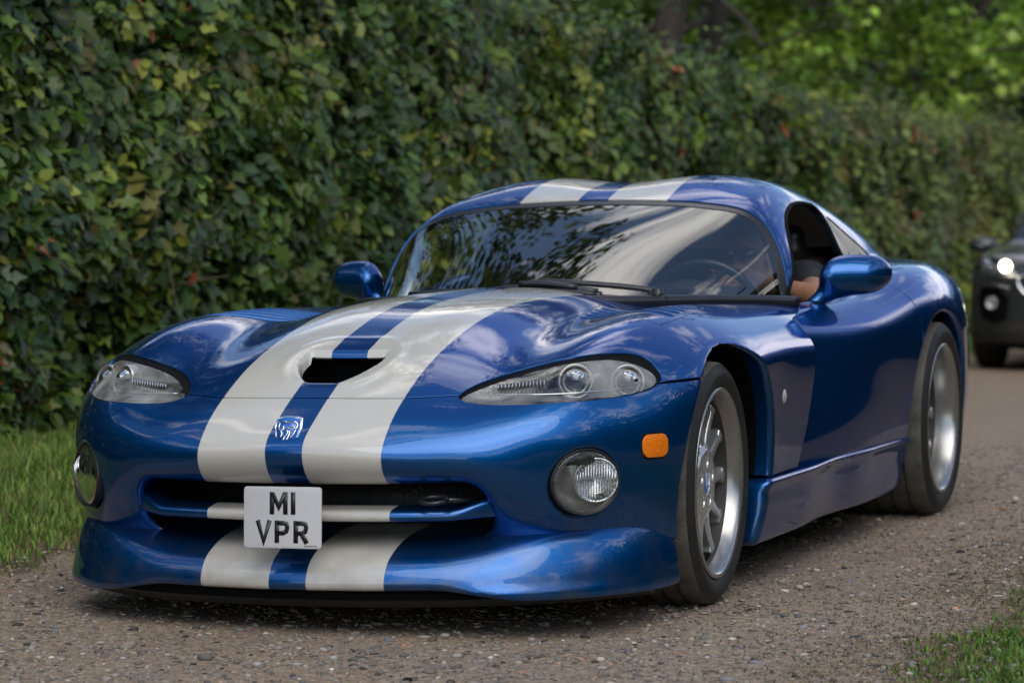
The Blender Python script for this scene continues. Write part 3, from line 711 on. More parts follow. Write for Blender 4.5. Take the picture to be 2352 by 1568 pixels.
# ---- head lamps
LENS_sd = poly_sd(LAMP_LENS)
def lamp_patch(sg, sd, off, name, m, parent, flange=0, res=.007, nclip=True):
    lo, hi = ((.34, -.76, .52), (.86, -.25, .72)) if sg > 0 else ((-.86, -.76, .52), (-.34, -.25, .72))
    v, q = nets(f_shell, lo, hi, res); v, f_ = clip(v, [q], sd)
    return panel(name, v, f_, f_shell, m, parent, flange=flange, off=off)
for sg in (1, -1):
    hl = empty('headlight', parent=car)
    lamp_patch(sg, lambda P: LENS_sd(ax(P), P[:, 2]), -.004, 'headlight_lens', M['lens'], hl)
    lamp_patch(sg, lambda P: np.maximum(lamp_sd(ax(P), P[:, 2])-.001, -LENS_sd(ax(P), P[:, 2])), -.006, 'headlight_seal', M['gasket'], hl, flange=.05)
    lamp_patch(sg, lambda P: lamp_sd(ax(P), P[:, 2])-.004, -.062, 'headlight_housing', M['lampgrey'], hl, res=.012)
    for (px, py, pz), r in (((.648, -.580, .617), .036), ((.752, -.478, .610), .036)):
        nrm = np.array([.45, -.86, .18]); nrm /= np.linalg.norm(nrm); fr = frame(nrm)
        c = np.array([px, py, pz])-nrm*.030
        v1 = merge([lathe([(r*1.25, -.03), (r*1.25, -.004), (r*1.17, .002), (r*1.08, -.002), (r*1.02, -.012)], 40, 'z')])
        v2 = lathe([(0.0001, .016), (r*.3, .0145), (r*.6, .009), (r*.85, .0), (r*.98, -.010), (r*1.0, -.02)], 40, 'z')
        v3 = lathe([(0.0001, -.022), (r*1.02, -.020)], 40, 'z')
        for nm, (vv, ff), mm in (('projector_ring', v1, M['lampgrey']), ('projector_lens', v2, M['bulb']), ('projector_bowl', v3, M['lampdark'])):
            vv = put(vv, c, fr)
            if sg < 0: vv, ff = mirV(vv, ff)
            part(nm, vv, ff, mm, hl)
    # ribbed turn signal towards the inner tip and the bright strip along the bottom
    for i in range(14):
        x = .462+i*.0085; y = np.interp(x, [.45, .60], [-.655, -.615]); vv, ff = boxv((x, y+.012, .598+.004*i/9), (.0011, .008, .010+.008*i/14))
        if sg < 0: vv, ff = mirV(vv, ff)
        part('signal_rib', vv, ff, M['barrel'], hl, smooth=False)
    pth = [(x, np.interp(x, [.42, .56, .66, .76], [-.665, -.655, -.60, -.485])+.012, .583+.006*sstep(.6, .76, x)) for x in np.linspace(.42, .755, 14)]
    vv, ff = tube(pth, .003, 6)
    if sg < 0: vv, ff = mirV(vv, ff)
    part('bright_strip', vv, ff, M['chrome'], hl)
# ---- fog lamps
for sg in (1, -1):
    fg_ = empty('fog_lamp', parent=car)
    a = R(43); nrm = np.array([math.sin(a), -math.cos(a), .0]); fr = frame(nrm); org = np.array([.698, -.655, .368])-nrm*.006
    def el(vf, sx=.094, sy=.083):
        v, f_ = vf; v = v*np.array([sx, sy, 1]); v = put(v, org, fr)
        return (v, f_) if sg > 0 else mirV(v, f_)
    part('fog_lens', *el(lathe([(.0001, .004), (.4, .003), (.7, .001), (.9, -.002), (.955, -.006)], 56, 'z')), M['foglens'], fg_)
    part('fog_rim', *el(lathe([(.95, -.012), (.95, .0), (.985, .002), (1.0, -.004), (1.0, -.02)], 56, 'z')), M['black'], fg_)
    part('fog_bowl', *el(lathe([(.0001, -.052), (.5, -.050), (.8, -.038), (.93, -.014)], 48, 'z')), M['barrel'], fg_)
    # the round lamp itself sits towards the outer side
    nl = np.array([math.sin(R(24)), -math.cos(R(24)), 0]); f2 = frame(nl); o2 = np.array([.706, -.668, .370])-nl*.037+np.array([.018, .018, 0])
    def pl_(vf):
        v, f_ = vf; v = put(v, o2, f2); return (v, f_) if sg > 0 else mirV(v, f_)
    part('fog_lamp_glass', *pl_(lathe([(.0001, .012), (.02, .011), (.04, .007), (.052, 0)], 40, 'z')), M['foglens'], fg_)
    part('fog_lamp_ring', *pl_(lathe([(.050, -.004), (.052, .003), (.056, .003), (.057, -.03)], 40, 'z')), M['reflector'], fg_)
    part('fog_reflector', *pl_(lathe([(.0001, -.034), (.03, -.026), (.05, -.004)], 40, 'z')), M['reflector'], fg_)
    for i in range(15):
        x = -.047+i*.0067; h = math.sqrt(max(.0005, .049**2-x*x)); v, f_ = boxv((x, 0, .004+.006*(1-(x/.05)**2)), (.0011, h, .0012)); part('fog_flute', *pl_((v, f_)), M['reflector'], fg_, smooth=False)
    # orange indicator on the bumper's corner
    ai = R(61); n3 = np.array([math.sin(ai), -math.cos(ai), .03]); n3 /= np.linalg.norm(n3); f3 = frame(n3); o3 = np.array([.819, -.478, .446])
    rr = lambda w, h, r, k=8: [(sx*(w-r)+r*math.cos(t), sy*(h-r)+r*math.sin(t)) for sx, sy, t0 in ((1, 1, 0), (-1, 1, 90), (-1, -1, 180), (1, -1, 270)) for t in np.radians(np.linspace(t0, t0+90, k))]
    v, f_ = prism(rr(.043, .029, .022), .013, -.010); v = put(v, o3, f3)
    if sg > 0: part('side_indicator', v, f_, M['amber'], smooth=False, bev=.004)
    v, f_ = prism(rr(.047, .033, .025), .009, -.011); v = put(v, o3, f3)
    if sg > 0: part('indicator_seal', v, f_, M['gasket'], smooth=False, bev=.002)
    # round repeater on the wing
    nr = np.array([1, -.02, .02]); fr4 = frame(nr); v, f_ = lathe([(.0001, .010), (.012, .009), (.02, .006), (.0225, 0), (.023, -.01)], 32, 'z'); v = put(v, (.884, .515, .508), fr4)
    if sg < 0: v, f_ = mirV(v, f_)
    part('side_repeater', v, f_, M['silver'])
# ---- shield badge on the nose
nb = np.array([0, -.90, .44]); fb_ = frame(nb); ob = np.array([.0, -.893, .503])+nb/np.linalg.norm(nb)*.006
BS = np.array([1.12, 1.35])
sh = [(a*1.12, b*1.35) for a, b in [(-.031, .027), (-.016, .030), (0, .031), (.016, .030), (.031, .027), (.033, .008), (.026, -.014), (0, -.036), (-.026, -.014), (-.033, .008)]]
badge = empty('badge', parent=car)
v, f_ = prism(sh, .005, -.002); part('badge_rim', put(v, ob, fb_), f_, M['chrome'], badge, smooth=False, bev=.001)
v, f_ = prism([(a*.87, b*.87) for a, b in sh], .002, .0025); part('badge_field', put(v, ob, fb_), f_, M['capblue'], badge, smooth=False)
strokes = [[(-.022, .006), (-.020, .016), (-.010, .019), (-.002, .016), (.006, .019), (.016, .018), (.022, .012), (.020, .004)],
           [(-.022, .006), (-.016, .001), (-.010, .004), (-.012, .010)], [(.020, .004), (.012, .008), (.004, .006), (-.004, .003)],
           [(.020, .004), (.016, -.006), (.008, -.014)], [(-.004, .003), (.002, -.003), (-.004, -.012), (-.006, -.018)], [(.004, .001), (.006, -.006), (.0, -.022)], [(-.016, .001), (-.012, -.006), (-.014, -.012)]]
part('badge_emblem', *merge([(put(a, ob, fb_), b) for a, b in [prism(stroke(smooth_open(np.array(s)*BS, 5), .0036), .0015, .0044) for s in strokes]]), M['chrome'], badge, smooth=False)
# ---- number plate
plate = empty('number_plate', parent=car)
np_n = np.array([.0, -1, .02]); fp = frame(np_n); op = np.array([.0145, -.965, .300])
part('plate_sheet', *[(lambda q: (put(q[0], op, fp), q[1]))(prism(rr(.104, .0755, .009), .003, -.003))][0], M['plate'], plate, smooth=False, bev=.0008)
part('plate_bracket', *boxv((.0145, -.93, .30), (.06, .03, .03)), M['void'], plate, smooth=False)
W_ = .0122
def glyph(ch):
    h, w = .055, .030
    if ch == 'M': return [stroke([(0, 0), (0, h)], W_), stroke([(w+.006, 0), (w+.006, h)], W_), stroke([(.001, h-.003), ((w+.006)/2, h*.34), (w+.005, h-.003)], W_*.92)], w+.006
    if ch == '1': return [stroke([(0, 0), (0, h)], W_)], 0
    if ch == 'V': return [stroke([(-.001, h), (w/2, .003), (w+.001, h)], W_)], w
    loop = [(0, h-W_/2), (w*.55, h-W_/2), (w*.85, h*.86), (w*.93, h*.70), (w*.85, h*.53), (w*.55, h*.44), (0, h*.44)]
    if ch == 'P': return [stroke([(0, 0), (0, h)], W_), stroke(loop, W_*.9)], w
    if ch == 'R': return [stroke([(0, 0), (0, h)], W_), stroke(loop, W_*.9), stroke([(w*.5, h*.44), (w*.98, 0)], W_)], w
for row, y0, chars in (((-.024), .0075, 'M1'), ((-.062), -.0625, 'VPR')):
    xs = []; cur = 0
    for ch in chars: g_, w_ = glyph(ch); xs.append((cur, g_)); cur += w_+W_+.0085
    tot = cur-W_-.0085; x0 = -tot/2
    for (cx, g_), ch in zip(xs, chars):
        gs = [prism(np.array(s)+[x0+cx, y0], .0006+.0001*i, .0002) for i, s in enumerate(g_)]
        part('plate_letter', *merge([(put(a, op, fp), b) for a, b in gs]), M['ink'], plate, smooth=False)
part('plate_maker_line', *[(lambda q: (put(q[0], op, fp), q[1]))(prism([(.058, -.0698), (.092, -.0698), (.092, -.0685), (.058, -.0685)], .0004, .0002))][0], M['ink'], plate, smooth=False)

# ---- rear half and roof
V, Q = nets(f_rear, (-.1, .5, .2), (1.02, 3.6, 1.25), .0105, half=True); fs = [Q]
V, fs = clip(V, fs, lambda P: np.interp(ax(P), [0, .3, .55, .68, .74], [.60, .65, .90, .95, .62])-P[:, 1])
in_ra = lambda P: np.where(ax(P) > .45, np.maximum((np.hypot((P[:, 1]-RA[0])/RA[2], (P[:, 2]-RA[1])/RA[3])-1)*RA[3]-.006, ax(P)-(G_SIDER(P[:, 1], P[:, 2])-.045)), 1)
(Vl, fl), (V, fs) = split(V, fs, in_ra); [panel('wheel_arch_liner', *clip(Vl, fl, lambda P: -sg*P[:, 0]), f_rear, M['void'], car, flange=0) for sg in (1, -1)]
scr_poly = np.concatenate([SCREEN_OUT, SCREEN_OUT[::-1][1:]*[-1, 1]])
scr_sd = poly_sd(scr_poly)
is_scr = lambda P: (P[:, 1] < 1.8) & (f_glass(P[:, 0], P[:, 1], P[:, 2]) > -.05)
g_scr = np.where(is_scr(V), scr_sd(V[:, 0], V[:, 2]), .2)
(Vs, fS), (V, fs) = split(V, fs, g_scr-.002)
sd2 = lambda P: scr_sd(P[:, 0], P[:, 2])
base_z = lambda P: np.interp(ax(P), [0, .3, .45, .67, .8], [.745, .765, .772, .757, .75])
glass_g = lambda P: np.maximum(sd2(P)+.011, base_z(P)-P[:, 2])
(Vg1, fg1), (Vg2, fg2) = split(Vs, fS, glass_g)
screen = panel('windscreen', Vg1, fg1, f_glass, M['screen'], car, flange=0, off=-.006)
panel('windscreen_seal', Vg2, fg2, f_rear, M['satin'], car, flange=.02, off=-.004)
# side windows and quarter lights
win_sd, winq_sd = poly_sd(WIN), poly_sd(WIN_Q)
gh = lambda P: (ax(P) > .40) & (ax(P) < .722) & (P[:, 2] > .745)
wtop = lambda P: np.where(gh(P), win_sd(P[:, 1], P[:, 2]), .2)
V, fs = clip(V, fs, lambda P: -wtop(P)+.001)
(Vw, fw), (V, fs) = split(V, fs, lambda P: np.where(gh(P), winq_sd(P[:, 1], P[:, 2]), .2))
[panel('quarter_window', *clip(Vw, fw, lambda P: -sg*P[:, 0]), f_rear, M['sideglass'], car, flange=.008, off=-.003) for sg in (1, -1)]
# doors
def door_g(P):
    z = P[:, 2]; a = np.maximum(P[:, 1]-y_door_rear(z), .25-z)
    top = np.interp(P[:, 1], [.8, 1.3, 1.5, 2.2], [.70, .742, .752, .785]); return np.where(ax(P) > .55, np.maximum(a, z-top-.0), 1)
Vd, fd = clip(V, fs, lambda P: door_g(P)+.0042); Vr, fr_ = clip(V, fs, lambda P: -door_g(P)+.0042)
door_ = [clip(Vd, fd, lambda P: -sg*P[:, 0]) for sg in (1, -1)]
for a, b in door_: panel('door', a, b, f_rear, M['blue'], car)
Vr, fr_ = clip(Vr, fr_, lambda P: np.minimum(.22-P[:, 2], 1))
# hatch shut line across the tail
hat = lambda P: np.where(P[:, 2] > .62, P[:, 1]-(3.02+.10*np.clip(ax(P)/.9, 0, 1)+.5*(.84-P[:, 2])*(ax(P) > .6)), -1)
body = panel('body_shell', *clip(Vr, fr_, lambda P: hat(P)+.002), f_rear, M['paint'], car)
panel('tail', *clip(Vr, fr_, lambda P: -hat(P)+.002), f_rear, M['paint'], car)
# black seal round the side window opening and cabin lining
for sg in (1, -1):
    w = np.array([(y, z) for y, z in WIN]); pth = []
    for y, z in w:
        p = project(f_green, np.array([[sg*.6, y, z]]), 1); x = .6
        for _ in range(12):
            F0 = f_green(np.array([sg*x]), np.array([y]), np.array([z]))[0]; x -= F0*.9
        pth.append((sg*(x-.004), y, z))
    keep = [p for p in pth if p[2] > .742]; i0 = next(i for i in range(len(pth)) if pth[i][2] > .742)
    part('window_seal', *tube(keep, .0085, 8), M['gasket'])
Vi, Qi = nets(lambda x, y, z: f_green(x, y, z)+.022, (-.1, 1.0, .72), (.8, 3.3, 1.2), .02, half=True)
Vi, fi = clip(Vi, [Qi], lambda P: -np.where((P[:, 1] < 1.8) & (f_glass(*P.T) > -.09), scr_sd(P[:, 0], P[:, 2])-.02, 1))
Vi, fi = clip(Vi, fi, lambda P: -np.where(ax(P) > .38, np.minimum(win_sd(P[:, 1], P[:, 2]), 1), 1)+.004)
o = panel('headlining', Vi, [f[:, ::-1] for f in fi], lambda x, y, z: -f_green(x, y, z), M['trim'], car, flange=0)
# ---- side skirts
def f_skirt(x, y, z):
    a = np.abs(x); t = np.clip((y-.3)/1.8, 0, 1); xo = .872+.028*t-.02*sstep(.55, 1.0, 1-np.abs(t*2-1))
    out = xo-.030*np.clip((.22-z)/.13, 0, 1)**1.6+.014*sstep(.24, .28, z)-.010*gauss(z-.20, .035)*sstep(.6, .75, t)
    top = .284-.006*t; bot = .098+.0*t+.02*sstep(.5, .2, t)*0
    f = smax(a-out, z-top, .018); f = smax(f, bot+.02*(1-t)*0-z, .02)
    f = smax(f, .385-y+.12*(.28-z)*-1, .03); return smax(f, y-(2.075-.55*np.clip((.22-z), 0, 1)**1.0), .03)
v, q = nets(lambda x, y, z: smax(f_skirt(x, y, z), .70-np.abs(x), .02), (.6, .25, .06), (1.0, 2.25, .34), .009)
for sg in (1, -1):
    vv, ff = (v, [q]) if sg > 0 else mirV(v, [q])
    panel('side_skirt', vv, ff, f_skirt, M['blue'], car, flange=0)
# ---- cowl, wipers
wip = lambda pts, r, k=8: tube(smooth_open(pts, 4), r, k)
w1 = empty('wiper', parent=car)
part('wiper_arm', *wip([(.445, .80, .775), (.43, .805, .790), (.377, .80, .806), (.205, .765, .824), (.09, .755, .829), (.03, .742, .818)], (.012, .009)), M['satin'], w1)
part('wiper_cap', *merge([tube([(.428, .80, .765), (.428, .80, .805)], .017, 16), tube([(.455, .81, .772), (.40, .80, .792)], (.015, .011), 12)]), M['satin'], w1)
part('wiper_blade', *wip([(-.08, .735, .803), (.03, .735, .813), (.14, .735, .812), (.26, .745, .797)], (.008, .012)), M['satin'], w1)
part('wiper_frame', *wip([(.02, .728, .822), (.10, .725, .824), (.20, .730, .812)], (.008, .010)), M['satin'], w1)
w2 = empty('wiper', parent=car)
part('wiper_arm', *wip([(.26, .735, .790), (.16, .72, .802), (.0, .712, .807), (-.12, .722, .802)], (.011, .008)), M['satin'], w2)
part('wiper_blade', *wip([(-.36, .80, .792), (-.20, .745, .800), (-.05, .715, .804), (.10, .712, .803)], (.007, .011)), M['satin'], w2)
part('wiper_cap', *tube([(.26, .745, .775), (.262, .74, .798)], .013, 14), M['satin'], w2)
# black cowl strip in front of the glass
cp = smooth_open([(-.72, 1.27, .745), (-.6, 1.06, .757), (-.45, .82, .765), (-.25, .63, .77), (0, .575, .775), (.25, .63, .77), (.45, .82, .765), (.6, 1.06, .757), (.72, 1.27, .745)], 8)
part('cowl_panel', *tube(cp, [(.05, .012)]*len(cp) if False else .022, 10), M['satin'])
# ---- wing mirrors
def f_mirror(x, y, z):
    # pod: long and rounded, blunt at the outer end, tapering to the stalk, flat at the back
    t = np.clip((x-.76)/.17, 0, 1); hz = .052+.012*np.sin(np.pi*t**.8); zc = .820+.004*t
    f = np.sqrt(np.maximum(np.abs(x-.845)-.046, 0)**2+(((y-1.545-.50*(x-.845))/.080)*.056)**2+((z-zc)*.056/hz)**2)-.056
    f = smax(f, y-1.572-.50*(x-.845), .014)
    st = capsule(x, y, z, (.785, 1.52, .790), (.728, 1.47, .735), .026, .022)
    return smin(f, st, .045)
v, q = nets(f_mirror, (.68, 1.38, .68), (1.0, 1.70, .93), .006)
for sg in (1, -1):
    m_ = empty('wing_mirror', parent=car)
    vv, ff = (v, [q]) if sg > 0 else mirV(v, [q])
    fm = f_mirror if sg > 0 else (lambda x, y, z: f_mirror(-x, y, z))
    panel('mirror_housing', vv, ff, fm, M['blue'], m_, flange=0)
    gv, gf = lathe([(.0001, 1.572), (.9, 1.571), (1, 1.566)], 32, 'y'); gv = gv*[.085, 1, .046]; gv[:, 1] += .50*gv[:, 0]+.008; gv = gv+[.845, 0, .822]
    if sg < 0: gv, gf = mirV(gv, gf)
    part('mirror_glass', gv, gf, M['mirror'], m_)
    gv, gf = lathe([(.0001, .012), (.024, .010), (.030, -.004), (.034, -.012)], 24, 'z'); gv = gv+[.725, 1.47, .735]
    if sg < 0: gv, gf = mirV(gv, gf)
    part('mirror_foot', gv, gf, M['gasket'], m_)
# ---- cabin: dashboard, wheel, seats
part('dashboard', *merge([tube([(-.62, 1.40, .715), (-.3, 1.22, .735), (0, 1.16, .74), (.2, 1.19, .74), (.62, 1.40, .715)], [(.16, .035)]*5, 12), boxv((0, 1.45, .55), (.60, .10, .16))]), M['dash'])
part('instrument_hood', *tube([(.22, 1.36, .765), (.36, 1.33, .785), (.50, 1.38, .765)], [(.07, .028), (.08, .035), (.07, .028)], 12), M['dash'])
sw = empty('steering_wheel', parent=car)
ns = np.array([0, -.93, -.36]); fs_ = frame(ns); cs = np.array([.37, 1.515, .700])
v, f_ = lathe([(.178+.016*math.cos(t), .016*math.sin(t)) for t in np.linspace(0, 2*np.pi, 12, endpoint=False)], 48, 'z', close=True); part('wheel_rim', put(v, cs, fs_), f_, M['satin'], sw)
part('wheel_spokes', *merge([(put(a, cs, fs_), b) for a, b in [boxv((.09, 0, -.01), (.085, .018, .008)), boxv((-.09, 0, -.01), (.085, .018, .008)), boxv((0, -.09, -.01), (.02, .085, .008)), boxv((0, 0, -.012), (.05, .04, .02))]]), M['satin'], sw)
for sx in (-1, 1):
    def f_seat(x, y, z, c=sx*.36):
        yy = y-2.13-(z-.5)*.30
        f = boxf(x, yy, z, (c, 0, .56), (.235, .07, .32), .06)
        f = smin(f, capsule(x, yy, z, (c-.20, -.06, .35), (c-.17, -.05, .78), .055, .04), .04); f = smin(f, capsule(x, yy, z, (c+.20, -.06, .35), (c+.17, -.05, .78), .055, .04), .04)
        f = smin(f, boxf(x, y, z, (c, 2.28, .90), (.13, .045, .085), .045), .05)
        return smin(f, boxf(x, y, z, (c, 1.90, .30), (.25, .27, .07), .06), .05)
    sdf_obj('seat', f_seat, (sx*.36-.33, 1.55, .18), (sx*.36+.33, 2.5, 1.02), .017, M['leather'], car)
part('rear_bulkhead', *boxv((0, 2.42, .60), (.62, .01, .30)), M['trim'], smooth=False)
part('rear_view_mirror', *tube([(-.11, 1.52, .985), (.11, 1.52, .985)], (.022, .03), 12), M['black'])
# ================================================================ wheels
def build_wheel(rt, hw, rr, loc, steer=0, side=1, dish=.046, shared=None):
    """wheel axis along x, outer face towards +x; hw: half tyre width, rr: rim lip radius, rt: tyre radius"""
    w = empty('wheel', loc, steer, car)
    if side < 0: w.rotation_euler = (0, 0, math.pi+steer)
    if shared:
        for nm, me, ch in shared:
            o = bpy.data.objects.new(nm, me); C.objects.link(o); o.parent = w
        return w, shared
    made = []
    def P(nm, vf, m, smooth=True, bev=0, auto=None):
        o = mesh_np(nm, vf[0], vf[1], m, w, smooth=smooth)
        if bev: bevel(o, bev)
        if auto: mm = o.modifiers.new('edges', 'EDGE_SPLIT'); mm.split_angle = R(auto)
        made.append((nm, o.data, o)); return o
    # sidewalls (with raised bands) and grooved tread
    xo = hw
    side_o = [(rr-.012, xo-.020), (rr+.004, xo-.008), (rr+.012, xo-.003), (rr+.022, xo), (rr+.030, xo+.001), (rt-.034, xo+.0015), (rt-.030, xo-.001), (rt-.020, xo-.006), (rt-.010, xo-.014)]
    side_i = [(r, -x) for r, x in side_o[::-1]]
    P('tyre', merge([lathe(side_o, 96, 'x'), lathe(side_i, 96, 'x')]), M['tyre'], auto=40)
    tr = [(rt-.010, xo-.014)]; n = 4; inner = xo-.024; tr += [(rt-.004, xo-.022)]
    gx = np.linspace(inner*.62, -inner*.62, n)
    for g in gx: tr += [(rt-.001, g+.0062), (rt-.001, g+.006), (rt-.009, g+.005), (rt-.009, g-.005), (rt-.001, g-.006), (rt-.001, g-.0062)]
    tr += [(rt-.004, -xo+.022), (rt-.010, -xo+.014)]
    P('tread', lathe(tr, 96, 'x'), M['tread'], auto=35)
    db = xo-dish+.004
    rl = [(rr-.004, xo-.016), (rr, xo-.010), (rr, xo-.006), (rr-.004, xo-.003), (rr-.009, xo-.003), (rr-.014, xo-.006), (rr-.020, xo-.014), (rr-.026, xo-.030), (rr-.030, db)]
    P('rim_lip', lathe(rl, 96, 'x'), M['rimlip'])
    db = xo-dish+.004
    P('rim_barrel', lathe([(rr-.030, db), (rr-.034, db-.03), (rr-.040, db-.10), (rr-.036, -xo+.03), (rr-.01, -xo+.01)], 96, 'x'), M['rimdark'])
    # spokes: ten, forked at the hub, deep and tapering
    hub_x = xo-dish; rim_x = xo-dish-.002
    def f_spokes(x, y, z):
        r = np.hypot(y, z)+1e-9; a = np.arctan2(z, y); sp = 2*np.pi/12; aa = (a/sp-np.round(a/sp))*sp; t = np.clip((r-.07)/(rr-.035-.07), 0, 1)
        wdt = .0095+.017*(1-t)**2.2+.010*sstep(.88, 1.0, t); s = r*np.sin(aa)
        face = hub_x+(rim_x-hub_x)*t**1.6-.006*np.sin(np.pi*np.clip(t, 0, 1))-.12*np.abs(s)
        depth = .046-.010*t
        f = np.maximum(smax(x-face, face-depth-x, .006), 0*x-1); f = smax(f, np.abs(s)-wdt-.003, .006); f = smax(f, r-(rr-.031), .003)
        hubr = .086; hub = smax(smax(r-hubr, x-(hub_x+.004), .010), (hub_x-.045)-x, .01)
        pocket = 9.
        f = smin(f, hub, .022)
        for k in range(5):
            b = 2*np.pi*(k+.25)/5; py, pz = 0.057*np.cos(b), 0.057*np.sin(b); f = smax(f, -smax(np.hypot(y-py, z-pz)-.0150, (hub_x-.018)-x, .004), .006)
        f = smax(f, -smax(r-.030, (hub_x-.010)-x, .004), .006)
        return f
    v, q = nets(f_spokes, (hub_x-.06, -rr, -rr), (xo, rr, rr), .0052, band=.03)
    N = grad(f_spokes, v, .0012); N /= np.linalg.norm(N, axis=1)[:, None]+1e-9
    o = mesh_np('spokes', v, [q], M['alloy'], w, normals=N); made.append(('spokes', o.data, o))
    nuts = []
    for k in range(5):
        b = 2*np.pi*(k+.25)/5; v, f_ = lathe([(.0001, .008), (.006, .007), (.0085, .002), (.009, -.01)], 6, 'x'); P('wheel_nut', (v+[hub_x-.010, 0.057*math.cos(b), 0.057*math.sin(b)], f_), M['steel'], auto=30)
    P('centre_cap', [(lambda q: (q[0]+[hub_x-.002, 0, 0], q[1]))(lathe([(.0001, .010), (.022, .009), (.031, .006), (.034, -.008)], 32, 'x'))][0], M['capblue'])
    fy = frame((1, 0, 0)); rng_ = [(x_*.020, y_*.023) for x_, y_ in ((-1, 1), (1, 1), (1, -.3), (0, -1.1), (-1, -.3), (-1, 1))]
    ring = merge([prism(stroke(rng_, .0018), .0012, 0), prism(stroke([(-.007, .010), (.007, .009), (-.006, -.001), (.006, -.009)], .0032), .0012, 0)])
    P('cap_emblem', (put(ring[0], (hub_x+.0078, 0, 0), fy), ring[1]), M['capwhite'], smooth=False)
    P('brake_disc', lathe([(.06, .03), (.175, .03), (.175, .0), (.06, .0)], 64, 'x'), M['steel'], auto=30)
    cal = [(a, r) for a, r in zip(np.linspace(R(-35), R(35), 9), [.17]*9)]
    v, f_ = prism([(r_*math.cos(a), r_*math.sin(a)) for a in np.linspace(-.55, .55, 9) for r_ in (.182,)]+[(.110*math.cos(a), .110*math.sin(a)) for a in np.linspace(.55, -.55, 9)], .08, -.05)
    P('brake_caliper', (np.stack([v[:, 2], v[:, 0], v[:, 1]], 1), f_), M['red'], smooth=False, bev=.006)
    return w, made
_, mf = build_wheel(.325, .138, .255, (.716, 0, .325), steer=R(1.7), side=1)
build_wheel(.325, .138, .255, (-.716, 0, .325), steer=R(1.7), side=-1, shared=mf)
_, mr = build_wheel(.329, .168, .255, (.772, 2.445, .329), side=1, dish=.085)
build_wheel(.329, .168, .255, (-.772, 2.445, .329), side=-1, shared=mr)
# ================================================================ ground, verges, hedge, trees
def gz(y): return -.40*sstep(3.5, 18, np.asarray(y, float))-.012*np.maximum(np.asarray(y, float)-18, 0)
def road_left(y): return np.interp(y, [-20, -3, 0, 4, 20, 60], [-1.1, -1.15, -1.25, -1.6, -2.55, -3.3])
def road_right(y): return np.interp(y, [-20, -3, -1, .7, 3, 8, 20, 60], [1.96, 1.84, 1.71, 1.62, 1.72, 1.7, 1.6, 1.6])
def wob(y, s, a): return a*(np.sin(y*3.1*s+1)+.6*np.sin(y*7.7*s+2.3)+.4*np.sin(y*17.3*s))
def terrain_mat():
    m, n, l, b = newmat('gravel_track'); tc = n.new('ShaderNodeTexCoord')
    def noise(sc, det=6, rough=.6):
        q = n.new('ShaderNodeTexNoise'); q.inputs['Scale'].default_value = sc; q.inputs['Detail'].default_value = det; q.inputs['Roughness'].default_value = rough; l.new(tc.outputs['Object'], q.inputs['Vector']); return q.outputs['Fac']
    def ramp(f, *st):
        r = n.new('ShaderNodeValToRGB'); e = r.color_ramp.elements
        while len(e) < len(st): e.new(.5)
        for i, (p, c) in enumerate(st): e[i].position = p; e[i].color = (*c, 1)
        l.new(f, r.inputs[0]); return r.outputs[0]
    def mixc(f, a, c):
        q = n.new('ShaderNodeMix'); q.data_type = 'RGBA'
        for k, v in (('Factor', f), ('A', a), ('B', c)):
            if isinstance(v, tuple): q.inputs[k].default_value = (*v, 1)
            elif isinstance(v, float): q.inputs[k].default_value = v
            else: l.new(v, q.inputs[k])
        return q.outputs['Result']
    base = ramp(noise(1.3), (.3, (0.184, 0.132, 0.090)), (.55, (0.275, 0.202, 0.138)), (.8, (0.332, 0.263, 0.198)))
    fine = ramp(noise(60, 8), (.32, (0.110, 0.078, 0.052)), (.5, (0.282, 0.210, 0.145)), (.72, (0.614, 0.473, 0.336)))
    c = mixc(.68, base, fine)
    vo = n.new('ShaderNodeTexVoronoi'); vo.inputs['Scale'].default_value = 95; vo.inputs['Randomness'].default_value = 1; l.new(tc.outputs['Object'], vo.inputs['Vector'])
    sc = n.new('ShaderNodeSeparateColor'); l.new(vo.outputs['Color'], sc.inputs[0])
    peb = ramp(sc.outputs[0], (0, (0.122, 0.095, 0.069)), (.4, (0.319, 0.242, 0.173)), (.75, (0.418, 0.336, 0.258)), (.93, (0.589, 0.357, 0.173)), (1, (0.876, 0.750, 0.568)))
    pm = ramp(vo.outputs['Distance'], (.18, (1, 1, 1)), (.42, (0, 0, 0)))
    pick = mathn(n, l, 'MULTIPLY', pm, mathn(n, l, 'GREATER_THAN', sc.outputs[1], .52))
    c = mixc(pick, c, peb)
    sp = n.new('ShaderNodeSeparateXYZ'); l.new(tc.outputs['Object'], sp.inputs[0])
    grey = ramp(mathn(n, l, 'ADD', mathn(n, l, 'MULTIPLY', sp.outputs[0], .12), noise(2.2)), (.45, (0, 0, 0)), (.9, (1, 1, 1)))
    c = mixc(mathn(n, l, 'MULTIPLY', grey, .45), c, (0.289, 0.248, 0.210))
    soil = (0.135, 0.088, 0.049)
    at = n.new('ShaderNodeAttribute'); at.attribute_name = 'verge'
    gm = ramp(mathn(n, l, 'ADD', at.outputs['Fac'], mathn(n, l, 'MULTIPLY', mathn(n, l, 'SUBTRACT', noise(9), .5), .9)), (.42, (0, 0, 0)), (.60, (1, 1, 1)))
    c = mixc(gm, c, soil)
    l.new(c, b.inputs['Base Color']); b.inputs['Roughness'].default_value = .92; b.inputs['Specular IOR Level'].default_value = .3
    h = mathn(n, l, 'ADD', mathn(n, l, 'MULTIPLY', noise(45, 8), 1.0), mathn(n, l, 'MULTIPLY', pick, .5))
    bp = n.new('ShaderNodeBump'); bp.inputs['Strength'].default_value = .9; bp.inputs['Distance'].default_value = .016; l.new(h, bp.inputs['Height']); l.new(bp.outputs[0], b.inputs['Normal'])
    return m
